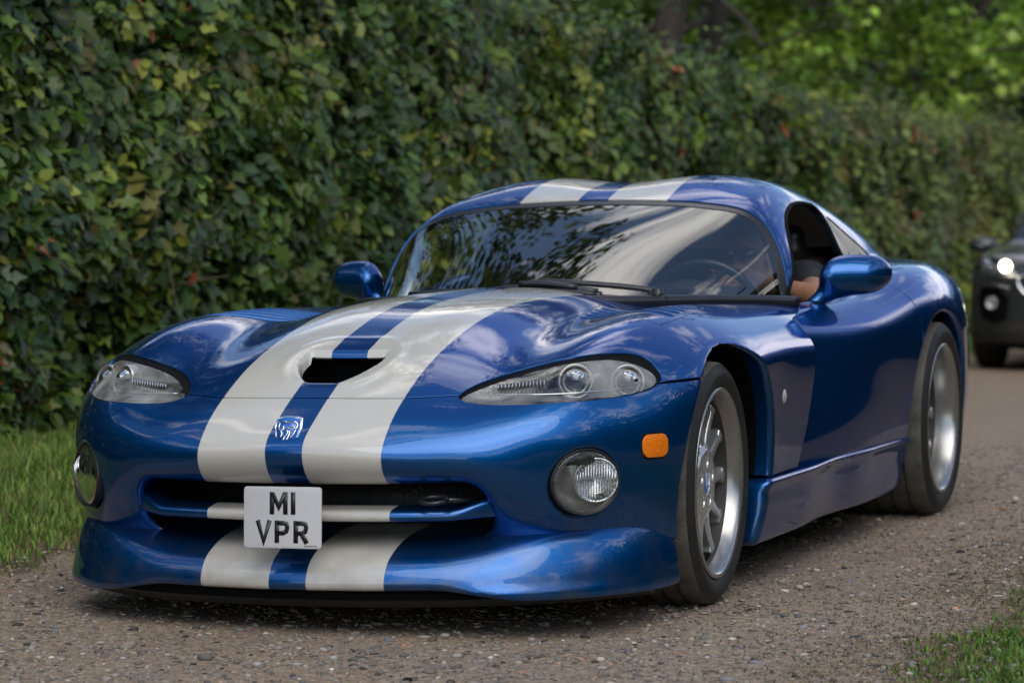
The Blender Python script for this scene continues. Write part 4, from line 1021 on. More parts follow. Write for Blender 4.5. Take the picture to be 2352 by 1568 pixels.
def vnoise(x, y, s, seed=0):
    r = np.random.default_rng(seed).random((64, 64)); u = x*s; v = y*s; i = np.floor(u).astype(int); j = np.floor(v).astype(int); fu = u-i; fv = v-j; fu = fu*fu*(3-2*fu); fv = fv*fv*(3-2*fv)
    g = lambda a, b: r[a % 64, b % 64]
    return (g(i, j)*(1-fu)+g(i+1, j)*fu)*(1-fv)+(g(i, j+1)*(1-fu)+g(i+1, j+1)*fu)*fv-.5
xs = np.unique(np.r_[-300, -120, -60, -30, -15, np.arange(-8, -4, .5), np.arange(-4, 3.4, .06), np.arange(3.5, 8, .5), 15, 30, 60, 120, 300])
ys = np.unique(np.r_[-300, -120, -60, -30, -15, -8, np.arange(-4, 8, .06), np.arange(8, 40, .5), 45, 60, 80, 120, 300])
X, Y = np.meshgrid(xs, ys, indexing='ij')
verge = np.maximum(sstep(.12, -.22, X-road_left(Y)-wob(Y, 1, .05)), sstep(-.35, .15, X-road_right(Y)-wob(Y, .8, .05)))
Z = gz(Y)+.020*vnoise(X, Y, 1.3, 1)+.008*vnoise(X, Y, 5, 2)+.03*verge
undercar = sstep(1.15, .8, np.abs(X))*sstep(-1.3, -1, Y)*sstep(3.5, 3, Y)
Z = Z*(1-undercar)+np.minimum(Z, .004)*undercar-.004
V = np.stack([X, Y, Z], -1).reshape(-1, 3); nx_, ny_ = X.shape; i = np.arange(nx_-1)[:, None]; j = np.arange(ny_-1)[None]
grd = mesh_np('ground', V, [np.stack([i*ny_+j, (i+1)*ny_+j, (i+1)*ny_+j+1, i*ny_+j+1], -1).reshape(-1, 4)], terrain_mat())
at = grd.data.attributes.new('verge', 'FLOAT', 'POINT'); at.data.foreach_set('value', verge.ravel().astype(np.float32)); tag(grd, kind='structure')
def ground_z(x, y):
    v = np.maximum(sstep(.12, -.22, x-road_left(y)-wob(y, 1, .05)), sstep(-.35, .15, x-road_right(y)-wob(y, .8, .05)))
    return gz(y)+.020*vnoise(x, y, 1.3, 1)+.008*vnoise(x, y, 5, 2)+.03*v-.004

def vcol_mat(name, attr='tint', rough=.5, trans=.35, spec=.5, base=(1, 1, 1)):
    m, n, l, b = newmat(name); a = n.new('ShaderNodeAttribute'); a.attribute_name = attr
    l.new(a.outputs['Color'], b.inputs['Base Color']); b.inputs['Roughness'].default_value = rough; b.inputs['Specular IOR Level'].default_value = spec
    if trans:
        out = n['Material Output']; t = n.new('ShaderNodeBsdfTranslucent'); l.new(a.outputs['Color'], t.inputs[0]); mx = n.new('ShaderNodeMixShader'); mx.inputs[0].default_value = trans
        l.new(b.outputs[0], mx.inputs[1]); l.new(t.outputs[0], mx.inputs[2]); l.new(mx.outputs[0], out.inputs[0])
    return m
MLEAF = vcol_mat('leaf', rough=.42, trans=.28, spec=.45); MGRASS = vcol_mat('grass_blade', rough=.6, trans=.35, spec=.25); MSTONE = vcol_mat('stone', rough=.85, trans=0, spec=.3)
MBARK = mat('bark', (.045, .034, .025), .9, noise=.35, nscale=9, bump=.6, bscale=20); MTWIG = mat('twig', (.10, .07, .045), .85, noise=.3, nscale=20); MDARK = mat('painted_shade_core', (.006, .010, .004), 1, noise=.5, nscale=3, spec=0)  # near-black core colour carries the shade inside hedge and wood
LEAF_ROUND = np.array([[0, 0, 0], [.24, .12, .05], [.36, .42, .07], [.25, .74, .05], [0, 1, -.06], [-.25, .74, .05], [-.36, .42, .07], [-.24, .12, .05], [0, .5, 0]])
LEAF_ROUND_F = np.array([[0, 1, 2, 8], [8, 2, 3, 4], [0, 8, 6, 7], [8, 4, 5, 6]])
LEAF_LOBE = np.array([[0, 0, 0], [.30, .10, .04], [.22, .30, .03], [.50, .48, .10], [.22, .62, .04], [0, 1, -.08], [-.22, .62, .04], [-.50, .48, .10], [-.22, .30, .03], [-.30, .10, .04]])
LEAF_LOBE_F4 = np.array([[0, 1, 2, 8], [0, 8, 9, 0], [2, 3, 4, 6], [2, 6, 8, 2]])
LEAF_SIMPLE = np.array([[0, 0, 0], [.34, .45, .08], [0, 1, -.05], [-.34, .45, .08]]); LEAF_SIMPLE_F = np.array([[0, 1, 2, 3]])
def leaves(name, P, N, size, tint, shape, faces, mat_, parent, rg, droop=.5, spread=.9, aspect=1.0, tri=None, tdir=None):
    """one leaf at each P, facing roughly N, tip drooping"""
    n = len(P); N = N+rg.normal(0, spread*.5, (n, 3)); N /= np.linalg.norm(N, axis=1)[:, None]
    t = rg.normal(0, 1, (n, 3)) if tdir is None else tdir+rg.normal(0, .38, (n, 3)); t[:, 2] -= droop*(1.6 if tdir is None else .5); t -= N*(t*N).sum(1)[:, None]; t /= np.linalg.norm(t, axis=1)[:, None]+1e-9
    s = np.cross(t, N); k = len(shape)
    V = P[:, None]+size[:, None, None]*(shape[None, :, 0:1]*aspect*s[:, None]+shape[None, :, 1:2]*t[:, None]+shape[None, :, 2:3]*N[:, None]*rg.uniform(-.4, 1.6, (n, 1, 1)))
    F = (np.arange(n)[:, None, None]*k+faces[None]).reshape(-1, faces.shape[1]); fl = [F]
    if tri is not None: fl.append((np.arange(n)[:, None, None]*k+tri[None]).reshape(-1, 3))
    o = mesh_np(name, V.reshape(-1, 3), fl, mat_, parent, smooth=True)
    a = o.data.attributes.new('tint', 'FLOAT_COLOR', 'POINT'); c = np.ones((n, k, 4), np.float32); c[..., :3] = tint[:, None]; a.data.foreach_set('color', c.ravel()); return o
LOBE_F = np.array([[0, 1, 2, 8], [2, 3, 4, 6], [4, 5, 6, 6]]); LOBE_Q = np.array([[0, 1, 2, 8], [2, 4, 6, 8]]); LOBE_T = np.array([[0, 8, 9], [2, 3, 4], [4, 5, 6], [6, 7, 8]])
def palette(rg, n, P, cols, wts, patch=None, var=.22):
    k = rg.choice(len(cols), n, p=np.array(wts)/sum(wts))
    c = np.array(cols)[k]; return c*np.exp(rg.normal(0, var, (n, 1)))
HEDGE_X = -3.12
def hedge_top(y): return np.interp(y, [-30, 0, 6, 10, 14, 17.6, 18.4, 24, 30, 60], [2.6, 2.5, 2.36, 2.18, 1.98, 1.84, 1.80, 1.76, 1.68, 1.5])
def hedge_bulge(y, z): return .20*vnoise(y, z, .9, 5)+.22*vnoise(y, z, 2.1, 6)+.14*vnoise(y, z, 4.7, 7)
def make_hedge(label, y0, y1, seed, zones, cols, wts, top_seed=9):
    rg = np.random.default_rng(seed); h = tag(empty('hedge', (HEDGE_X-.5, (y0+y1)/2, float(gz((y0+y1)/2)))), label, 'hedge')
    off = np.array(h.location)
    PP, NN, SS = [], [], []
    TI, TD = [], []
    def tops(y): return hedge_top(y)+.25*vnoise(y, y*0+3, 1.2, top_seed)+.14*vnoise(y, y*0+3, 4.2, 8)
    for a, b, dens, sz in zones:
        # sprays: each one a twig's worth of leaves sharing a direction and a tone
        nc = int((b-a)*2.8*dens/11); cy = rg.uniform(a, b, nc); cz = rg.uniform(0, 1, nc)**.95; cn = np.tile([.85, -.2, .45], (nc, 1))+rg.normal(0, .38, (nc, 3)); cd = rg.exponential(.10, nc).clip(0, .45)-.03
        ct = rg.normal(0, .22, nc); ck = rg.choice(len(cols), nc, p=np.array(wts)/sum(wts)); cs = rg.uniform(.7, 1.35, nc); cdir = rg.normal(0, .7, (nc, 3)); cdir[:, 2] -= .35; cru = rg.random(nc) < .006
        k = rg.integers(0, nc, nc*11); n = len(k); sp_ = .85*sz
        y = cy[k]+rg.normal(0, sp_*1.5, n); z = cz[k]*(tops(y)-gz(y))+gz(y)+.02+rg.normal(0, sp_, n); y = y.clip(a, b)
        dep = cd[k]+rg.exponential(.03, n)
        x = HEDGE_X+hedge_bulge(y, z)-dep-.10*sstep(.5, 0, z-gz(y))-.18*((z-gz(y))/2.4).clip(0)**3
        PP.append(np.stack([x, y, z], 1)); NN.append(cn[k]); SS.append(rg.uniform(.65, 1.2, n)*cs[k]*sz); TI.append(np.where((cru[k] & (rg.random(n) < .6))[:, None], np.array([[.34, .10, .03]]), np.array(cols)[ck[k]])*np.exp(ct[k]+rg.normal(0, .10, n))[:, None]); TD.append(cdir[k])
        m = int((b-a)*dens*.75); y = rg.uniform(a, b, m); top = tops(y)
        x = HEDGE_X-.2-rg.uniform(0, 1.0, m); z = top+rg.exponential(.07, m)-.05
        PP.append(np.stack([x, y, z], 1)); NN.append(np.tile([.2, -.2, .95], (m, 1))); SS.append(rg.uniform(.6, 1.1, m)*sz); TI.append(palette(rg, m, None, cols, wts)); TD.append(rg.normal(0, .9, (m, 3)))
    P = np.concatenate(PP)-off; N = np.concatenate(NN); S = np.concatenate(SS)
    pn = vnoise(P[:, 1], P[:, 2], .8, seed+1)+vnoise(P[:, 1], P[:, 2], 2.7, seed+2)
    TD = np.concatenate(TD); T = np.concatenate(TI); yel = np.clip(pn*1.5+.5, 0, 1)[:, None]
    T = T*(1-.45*yel)+T*np.array([1.7, 1.35, .85])*.45*yel
    # a few rust-brown dead leaves
    k = rg.random(len(P)) < .0006; T[k] = np.array([.30, .085, .025])*rg.uniform(.6, 1.1, (k.sum(), 1))
    half = rg.random(len(P)) < .68
    leaves('foliage', P[half], N[half], S[half], T[half], LEAF_ROUND, LEAF_ROUND_F, MLEAF, h, rg, aspect=.86, spread=.6, tdir=TD[half])
    leaves('lobed_foliage', P[~half], N[~half], S[~half]*1.15, T[~half], LEAF_LOBE, LOBE_Q, MLEAF, h, rg, tri=LOBE_T, aspect=.8, spread=.6, tdir=TD[~half])
    # near-black wall; the hedge's inner shade is put into its colour
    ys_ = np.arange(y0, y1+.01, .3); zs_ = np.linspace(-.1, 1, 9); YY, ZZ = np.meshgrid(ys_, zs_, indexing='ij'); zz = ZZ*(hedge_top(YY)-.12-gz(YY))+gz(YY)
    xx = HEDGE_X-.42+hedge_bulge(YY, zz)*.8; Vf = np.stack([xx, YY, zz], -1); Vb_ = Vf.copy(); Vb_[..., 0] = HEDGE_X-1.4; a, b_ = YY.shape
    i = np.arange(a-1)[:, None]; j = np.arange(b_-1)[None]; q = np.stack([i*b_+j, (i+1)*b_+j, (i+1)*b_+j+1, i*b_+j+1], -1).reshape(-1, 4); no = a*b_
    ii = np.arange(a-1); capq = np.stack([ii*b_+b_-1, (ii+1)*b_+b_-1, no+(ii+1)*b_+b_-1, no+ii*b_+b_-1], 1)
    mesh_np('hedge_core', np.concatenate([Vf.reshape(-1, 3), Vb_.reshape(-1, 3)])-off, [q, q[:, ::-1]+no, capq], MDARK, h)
    tw = []
    for _ in range(int((y1-y0)*22)):
        y = rg.uniform(max(y0, 1), min(y1, 26)); z = rg.uniform(.1, float(hedge_top(y))+.05); x = HEDGE_X+float(hedge_bulge(np.array([y]), np.array([z]))[0])-.06
        d = rg.normal(0, 1, 3)*[.35, 1, .55]; d /= np.linalg.norm(d); L = rg.uniform(.12, .42); p0 = np.array([x-.05, y, z]); pts = [p0+d*L*t+[.05*t, 0, -.06*t*t*L] for t in (0, .35, .7, 1)]
        tw.append(tube(np.array(pts)-off, [.004, .0035, .003, .0015], 4, caps=False))
    tag(mesh_np('twigs', *merge(tw), MTWIG, h), kind='stuff'); return h
GREENS = [(.031, .074, .013), (.056, .110, .018), (.092, .160, .024), (.19, .235, .036), (.105, .110, .028), (.030, .068, .026)]
make_hedge('tall dense mixed green hedge along the left of the track beside the blue car', -9, 17.9, 11, [(-9, 2.4, 260, .10), (2.4, 7.5, 2300, .078), (7.5, 12, 1500, .078), (12, 17.9, 900, .080)], GREENS, [5, 6, 4, 1.6, 1.2, 4])
make_hedge('lower paler hedge continuing behind the dark car, farther along the track', 18.3, 48, 23, [(18.3, 27, 620, .085), (27, 48, 260, .12)], [(.09, .15, .03), (.14, .20, .04), (.19, .24, .05), (.16, .15, .05), (.06, .10, .03)], [4, 5, 3, 3, 3])

# ---- trees
def make_tree(loc, h, cr, label, seed, n=7000, size=.16, cols=GREENS, wts=None, low=1.8, trunk=.22, group=None, lean=(0, 0), squash=.75, shown=True):
    rg = np.random.default_rng(seed); t = tag(empty('tree', (*loc, float(gz(loc[1])))), label, 'tree', group)
    top = np.array([lean[0], lean[1], h*.82]); path = [np.array([0, 0, -.1])]
    for k in range(1, 7): path.append(top*(k/6)+rg.normal(0, .10, 3)*[1, 1, 0]*(k/6)*3)
    br = [tube(path, [trunk*(1.25-.9*k/6)+.03*(k == 0) for k in range(7)], 9)]; cl = []
    nb = 16
    for k in range(nb):
        u = .28+.68*(k+rg.random()*.6)/nb; i0 = min(5, int(u*6)); p0 = path[i0]+(path[i0+1]-path[i0])*(u*6-i0); a = k*2.4+rg.normal(0, .4); L = cr*(1-.45*abs(u-.45))*rg.uniform(.75, 1.1)
        d = np.array([math.cos(a), math.sin(a), rg.uniform(.05, .55)-.35*(u < .45)]); pts = [p0+d*L*s+np.array([0, 0, -.10*L*s*s*(1.5-u)])+rg.normal(0, .06, 3)*s*2 for s in (0, .3, .6, .85, 1)]
        r0 = trunk*.42*(1.15-u); br.append(tube(pts, [r0, r0*.75, r0*.5, r0*.3, .01], 5))
        for s in (.45, .65, .85, 1.0, 1.0):
            c = p0+d*L*s+np.array([0, 0, -.1*L*s*s*(1.5-u)]); cl.append((c+rg.normal(0, .32, 3)*cr*.22, rg.uniform(.35, .8)*cr*.30))
            for _ in range(2): cl.append((c+rg.normal(0, 1, 3)*[cr*.22, cr*.22, cr*.12], rg.uniform(.25, .55)*cr*.28))
    cl.append((top, cr*.35)); cl.append((top+[0, 0, h*.1], cr*.3))
    mesh_np('trunk', *merge(br), MBARK, t)
    w = np.array([c[1]**2 for c in cl]); k = rg.choice(len(cl), n, p=w/w.sum()); d = rg.normal(0, 1, (n, 3)); d /= np.linalg.norm(d, axis=1)[:, None]; rad = rg.random(n)**.45
    Cc = np.array([c[0] for c in cl])[k]; Rr = np.array([c[1] for c in cl])[k]
    P = Cc+d*rad[:, None]*Rr[:, None]*[1, 1, squash]; ok = P[:, 2] > low; P, d, Cc = P[ok], d[ok], Cc[ok]; k = k[ok]
    tcl = np.random.default_rng(seed+5).normal(0, .25, len(cl))[k]; T = palette(rg, len(P), P, cols, wts or [1]*len(cols))*np.exp(tcl)[:, None]
    leaves('crown', P, d*.6+[0, 0, .8], rg.uniform(.6, 1.3, len(P))*size, T, LEAF_ROUND if size < .12 else LEAF_SIMPLE, LEAF_ROUND_F if size < .12 else LEAF_SIMPLE_F, MLEAF, t, rg, aspect=1.2)
    return t
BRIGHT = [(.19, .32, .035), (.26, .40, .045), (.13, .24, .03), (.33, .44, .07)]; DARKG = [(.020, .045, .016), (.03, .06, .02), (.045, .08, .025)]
make_tree((-7.2, 27.5), 6.8, 3.0, 'broadleaf tree with bright yellow-green foliage hanging over the hedge at upper right', 31, n=17000, size=.15, cols=BRIGHT, low=1.9, trunk=.14)
make_tree((-4.4, 30), 6.6, 2.7, 'bright green leafy tree at the top right corner above the dark car', 32, n=12000, size=.15, cols=BRIGHT, low=2.75, trunk=.14)
make_tree((-5.75, 20), 11, 2.6, 'leafy tree whose leaning brown trunk stands close behind the hedge top', 33, n=5000, size=.14, cols=[(.09, .13, .03), (.12, .17, .035), (.06, .09, .025)], low=3.2, trunk=.15, lean=(.9, .5))
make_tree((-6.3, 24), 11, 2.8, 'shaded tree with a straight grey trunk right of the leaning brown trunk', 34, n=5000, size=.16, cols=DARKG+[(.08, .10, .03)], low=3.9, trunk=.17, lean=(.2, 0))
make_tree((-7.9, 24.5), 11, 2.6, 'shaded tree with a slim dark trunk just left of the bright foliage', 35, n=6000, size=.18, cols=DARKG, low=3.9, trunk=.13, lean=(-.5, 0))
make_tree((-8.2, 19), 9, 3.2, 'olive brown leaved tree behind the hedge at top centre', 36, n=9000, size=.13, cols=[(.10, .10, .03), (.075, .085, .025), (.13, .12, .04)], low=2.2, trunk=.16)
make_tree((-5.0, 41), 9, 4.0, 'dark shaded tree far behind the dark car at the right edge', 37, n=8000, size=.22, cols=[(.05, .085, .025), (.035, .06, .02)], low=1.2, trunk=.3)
make_tree((-7.7, 5.4), 11, 4.4, 'tall tree behind the hedge mirrored in the left part of the windscreen', 38, n=75000, size=.085, cols=GREENS, low=4.2, trunk=.28, lean=(1.2, 0))
# ---- far woodland and the wood on the other side of the track (seen in the paint)
def woodland(name, label, pts, h, n, size, seed, depth=4, low=.2, dens_top=1.0):
    rg = np.random.default_rng(seed); pts = np.array(pts, float); seg = np.linalg.norm(np.diff(pts, axis=0), axis=1); cum = np.r_[0, np.cumsum(seg)]
    u = rg.random(n)*cum[-1]; x = np.interp(u, cum, pts[:, 0]); y = np.interp(u, cum, pts[:, 1]); top = h*(1+.45*vnoise(u, u*0, .16, seed)+.25*vnoise(u, u*0, .6, seed+1))
    dz = rg.normal(0, 1, n).clip(-1.6, 1.6)*depth*.35; z = low+rg.random(n)**.8*top; P = np.stack([x+dz, y+rg.normal(0, 1, n)*depth*.2, z+gz(y)], 1)
    T = palette(rg, n, P, DARKG+[(.06, .09, .03)], [4, 4, 3, 1])*np.exp(.5*vnoise(u, z, .5, seed+3))[:, None]
    o = leaves(name, P, np.tile([.3, -.5, .6], (n, 1)), rg.uniform(.6, 1.4, n)*size, T, LEAF_SIMPLE, LEAF_SIMPLE_F, MLEAF, None, rg, spread=1.6, aspect=1.2); tag(o, label, 'woodland', kind='stuff')
    # inside of the wood, its shade painted in as near-black
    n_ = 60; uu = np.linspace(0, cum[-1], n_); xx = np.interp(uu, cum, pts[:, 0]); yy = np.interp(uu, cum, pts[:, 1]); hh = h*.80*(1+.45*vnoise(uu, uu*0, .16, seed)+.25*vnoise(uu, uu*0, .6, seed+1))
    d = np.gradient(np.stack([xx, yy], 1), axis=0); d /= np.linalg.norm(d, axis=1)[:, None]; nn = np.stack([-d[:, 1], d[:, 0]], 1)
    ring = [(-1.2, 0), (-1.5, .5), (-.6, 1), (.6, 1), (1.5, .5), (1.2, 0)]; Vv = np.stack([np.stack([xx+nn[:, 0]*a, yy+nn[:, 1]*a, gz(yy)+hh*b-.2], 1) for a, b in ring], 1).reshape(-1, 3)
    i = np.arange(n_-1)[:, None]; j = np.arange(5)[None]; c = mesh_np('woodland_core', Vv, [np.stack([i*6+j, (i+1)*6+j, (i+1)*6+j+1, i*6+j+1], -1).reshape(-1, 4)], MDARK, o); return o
woodland('woodland', 'dark mass of distant woodland behind the trees and hedge', [(-42, 22), (-28, 40), (-10, 52), (12, 60), (40, 55)], 9, 26000, .42, 51)
woodland('woodland', 'woodland on the far side of the track, mirrored in the car paint', [(6.5, 56), (6.8, 24), (7.6, 10), (10, 0), (14, -14), (20, -36)], 5.0, 30000, .28, 52, depth=2.0)

# ---- grass
def grass(name, label, x, y, hgt, cols, wts, seed, dry=.1, wid=.0035, lean=.5):
    rg = np.random.default_rng(seed); n = len(x); z = ground_z(x, y)-.005
    a = rg.uniform(0, 2*np.pi, n); d = np.stack([np.cos(a), np.sin(a), 0*a], 1); s = np.stack([-np.sin(a), np.cos(a), 0*a], 1); h = hgt*rg.uniform(.45, 1.2, n); ln = lean*rg.uniform(.2, 1.3, n)*h
    P = np.stack([x, y, z], 1); up = np.array([0, 0, 1.]); w = wid*rg.uniform(.7, 1.4, n)
    V = np.stack([P-s*w[:, None], P+s*w[:, None], P+d*(ln*.35)[:, None]+up*(h*.6)[:, None]+s*w[:, None]*.8, P+d*(ln*.35)[:, None]+up*(h*.6)[:, None]-s*w[:, None]*.8, P+d*ln[:, None]+up*(h*(.98-.25*lean))[:, None]], 1)
    k = np.arange(n)[:, None]*5
    o = mesh_np(name, V.reshape(-1, 3), [k+np.array([[0, 1, 2, 3]]), k+np.array([[3, 2, 4]])], MGRASS, None)
    T = palette(rg, n, P, cols, wts, var=.2); dr = rg.random(n) < dry; T[dr] = np.array([.26, .20, .09])*rg.uniform(.6, 1.2, (dr.sum(), 1))
    at = o.data.attributes.new('tint', 'FLOAT_COLOR', 'POINT'); c = np.ones((n, 5, 4), np.float32); c[..., :3] = T[:, None]; at.data.foreach_set('color', c.ravel()); return tag(o, label, 'grass', kind='stuff')
rg = np.random.default_rng(61); GR = [(.16, .27, .045), (.22, .33, .065), (.12, .21, .04), (.26, .33, .085)]
n = 90000; y = rg.uniform(-.8, 9, n); u = rg.random(n); xr = road_left(y)+wob(y, 1, .06)-.02; x = xr-u*(xr+3.35); keep = (rg.random(n) < .18+.82*sstep(.0, .22, xr-x)); x, y = x[keep], y[keep]
grass('grass', 'long green verge grass at the foot of the hedge on the left', x, y, .035+.085*sstep(0, .9, road_left(y)-x)*(1+1.1*vnoise(x, y, 2.2, 3)), GR, [3, 3, 3, 2], 62, dry=.10)
n = 14000; y = rg.uniform(9, 40, n); x = road_left(y)-rg.random(n)*.75
grass('grass', 'narrow strip of verge grass farther along under the hedge', x, y, .10+0*x, GR, [3, 3, 3, 2], 63, wid=.012)
n = 60000; y = rg.uniform(-2.6, 3.2, n); xl = road_right(y)+wob(y, .8, .06); x = xl-.12+rg.random(n)**1.3*1.3; keep = rg.random(n) < sstep(-.14, .22, x-xl)+.04; x, y = x[keep], y[keep]
grass('grass', 'short green grass in the lower right corner beside the gravel', x, y, .028+.035*sstep(0, .5, x-road_right(y)), [(.095, .19, .025), (.14, .25, .035), (.07, .15, .022), (.19, .26, .05)], [3, 3, 3, 1], 64, dry=.06, wid=.0026, lean=.9)
n = 16000; y = rg.uniform(-2.2, 3.0, n); x = road_right(y)+wob(y, .8, .06)-np.abs(rg.normal(0, .30, n))+.05; 
grass('dry_grass', 'pale dry grass stalks scattered over the edge of the gravel', x, y, .018+0*x, [(.20, .15, .08), (.28, .21, .11), (.13, .11, .05)], [3, 2, 2], 65, dry=0, wid=.0018, lean=2.2)

# ---- gravel
def stones(name, label, x, y, r, seed, kind='stuff', flat=.5, tints=None, parent=None, zoff=0):
    rg = np.random.default_rng(seed); n = len(x); t = (1+5**.5)/2
    iv = np.array([(-1, t, 0), (1, t, 0), (-1, -t, 0), (1, -t, 0), (0, -1, t), (0, 1, t), (0, -1, -t), (0, 1, -t), (t, 0, -1), (t, 0, 1), (-t, 0, -1), (-t, 0, 1)])/math.sqrt(1+t*t)
    itf = np.array([(0, 11, 5), (0, 5, 1), (0, 1, 7), (0, 7, 10), (0, 10, 11), (1, 5, 9), (5, 11, 4), (11, 10, 2), (10, 7, 6), (7, 1, 8), (3, 9, 4), (3, 4, 2), (3, 2, 6), (3, 6, 8), (3, 8, 9), (4, 9, 5), (2, 4, 11), (6, 2, 10), (8, 6, 7), (9, 8, 1)])
    V = iv[None]*rg.uniform(.72, 1.2, (n, 12, 1)); a = rg.uniform(0, 6.28, n); sc = np.stack([rg.uniform(.8, 1.5, n), rg.uniform(.6, 1, n), rg.uniform(.35, .8, n)*flat*1.4], 1)
    V = V*sc[:, None]*r[:, None, None]; c, s = np.cos(a)[:, None], np.sin(a)[:, None]; V = np.stack([V[..., 0]*c-V[..., 1]*s, V[..., 0]*s+V[..., 1]*c, V[..., 2]], -1)
    V += np.stack([x, y, ground_z(x, y)+r*.12+zoff], 1)[:, None]; F = (np.arange(n)[:, None, None]*12+itf[None]).reshape(-1, 3)
    o = mesh_np(name, V.reshape(-1, 3), [F], MSTONE, parent, smooth=False)
    cols = tints or [(.21, .18, .145), (.28, .245, .205), (.14, .12, .10), (.36, .325, .28), (.36, .21, .12), (.045, .042, .040), (.48, .44, .38), (.17, .175, .185)]
    T = palette(rg, n, None, cols, [7, 5, 6, 1.6, .35, 1.6, .25, 1.4][:len(cols)], var=.18)
    at = o.data.attributes.new('tint', 'FLOAT_COLOR', 'POINT'); cc = np.ones((n, 12, 4), np.float32); cc[..., :3] = T[:, None]; at.data.foreach_set('color', cc.ravel())
    return tag(o, label, 'gravel' if kind == 'stuff' else 'stone', kind=kind if kind == 'stuff' else None)
rg = np.random.default_rng(71); n = 80000; y = -2.4+rg.random(n)**1.7*8; x = rg.uniform(-3.0, 2.6, n); k = (x > road_left(y)-.15) & (x < road_right(y)+.2); x, y = x[k], y[k]
stones('gravel', 'loose gravel and small pebbles scattered over the track', x, y, .0022+rg.exponential(.0029, len(x)).clip(0, .015), 72)
def ground_hit(u, v):     # where a photo pixel (2352 wide) meets the ground, used once to site single stones
    c = scene.camera; m = c.matrix_world; q = Vector(((u-1176)/6961.22, (784-v)/6961.22, -1)); d = m.to_3x3() @ q; p = m.translation; t = -p.z/d.z; return p.x+d.x*t, p.y+d.y*t
for (sx_, sy_), r, lab, tint in (((-.02, -1.33), .020, 'pale brown cracked stone lying in front of the car under its number plate', [(.15, .13, .11)]), ((.07, -1.345), .012, 'small crumbly grey stone touching the pale brown cracked stone', [(.20, .185, .16)]), ((.52, -1.40), .014, 'black lump of tar on the gravel in front of the car', [(.012, .012, .013)]), ((-.92, -.55), .014, 'small brown pebble on the track by the front left corner of the spoiler', [(.12, .09, .065)])):
    stones('stone', lab, np.array([sx_]), np.array([sy_]), np.array([r]), int(r*9000), kind='thing', flat=.8, tints=tint, zoff=r*.2)
# ================================================================ the driver
driver = tag(empty('person', (.38, 1.98, .2)), 'man in dark shirt and sunglasses driving the blue car, elbow on the window sill', 'person')
dof_ = np.array(driver.location)
def dpart(name, F, lo, hi, res, m):
    v, q = nets(F, lo, hi, res, band=.05); N = grad(F, v, res*.3); N /= np.linalg.norm(N, axis=1)[:, None]+1e-9
    return mesh_np(name, v-dof_, [q], m, driver, normals=N)
HD = np.array([.375, 1.93, .895])
def f_head(x, y, z):
    X, Y, Z = np.abs(x-HD[0]), y-HD[1], z-HD[2]
    f = ellipsoid(X, Y, Z, (0, .012, .020), (.076, .098, .092))                     # skull
    f = smin(f, ellipsoid(X, Y, Z, (0, -.030, -.045), (.058, .066, .072)), .03)     # face and jaw
    f = smin(f, ellipsoid(X, Y, Z, (0, -.082, -.088), (.022, .016, .016)), .02)     # chin
    f = smin(f, capsule(X, Y, Z, (0, -.090, .005), (0, -.112, -.030), .008, .013), .012)   # nose
    f = smin(f, ellipsoid(X, Y, Z, (.0, -.090, -.056), (.026, .012, .007)), .010)   # lips
    f = smin(f, ellipsoid(X, Y, Z, (.030, -.082, .022), (.028, .014, .009)), .014)  # brow
    f = smax(f, -ellipsoid(X, Y, Z, (.031, -.100, .002), (.017, .016, .011)), .012) # eye sockets
    f = smin(f, ellipsoid(X, Y, Z, (.031, -.082, .001), (.012, .011, .010)), .003)  # eyes
    f = smin(f, ellipsoid(X, Y, Z, (.078, .012, -.012), (.009, .020, .032)), .008)  # ears
    return f
def hand(x, y, z, wr, kn, tips, side):
    """palm from wrist to knuckles, four bent fingers and a thumb"""
    wr, kn = np.array(wr, float), np.array(kn, float); d = (kn-wr)/np.linalg.norm(kn-wr)
    s = np.array(side, float); s -= d*(s@d); s /= np.linalg.norm(s); f = None
    for k in range(4):
        o = s*(.026-.0175*k); c = capsule(x, y, z, wr+o*.6, kn+o+d*(.004 if k in (1, 2) else 0), .016, .0115); f = c if f is None else smin(f, c, .014)
    for k, tp in enumerate(tips[:4]):
        b = kn+s*(.026-.0175*k)+d*(.004 if k in (1, 2) else 0); m_, e = [np.array(q, float) for q in tp]
        f = smin(f, capsule(x, y, z, b, m_, .0100, .0088), .004); f = smin(f, capsule(x, y, z, m_, e, .0088, .0072), .003)
    m_, e = [np.array(q, float) for q in tips[4]]; b = wr+(kn-wr)*.3+s*.022
    f = smin(f, capsule(x, y, z, b, m_, .013, .0105), .010); return smin(f, capsule(x, y, z, m_, e, .0105, .0085), .004)
LW, LK = (.505, 1.66, .802), (.440, 1.60, .838); LE = (.700, 1.62, .765); LS = (.565, 2.03, .800)
Ltips = [((.408, 1.575, .848), (.375, 1.55, .850)), ((.405, 1.565, .815), (.395, 1.560, .778)), ((.415, 1.582, .800), (.405, 1.580, .765)), ((.430, 1.600, .805), (.418, 1.600, .778)), ((.455, 1.60, .806), (.425, 1.575, .790))]
RW, RK = (.215, 1.66, .735), (.205, 1.585, .762); RE = (.155, 1.85, .62); RS = (.195, 2.05, .79)
Rtips = [((.205, 1.545, .755), (.208, 1.555, .725)), ((.20, 1.545, .745), (.205, 1.555, .715)), ((.195, 1.55, .735), (.203, 1.56, .706)), ((.19, 1.555, .725), (.20, 1.565, .70)), ((.232, 1.60, .755), (.235, 1.57, .735))]
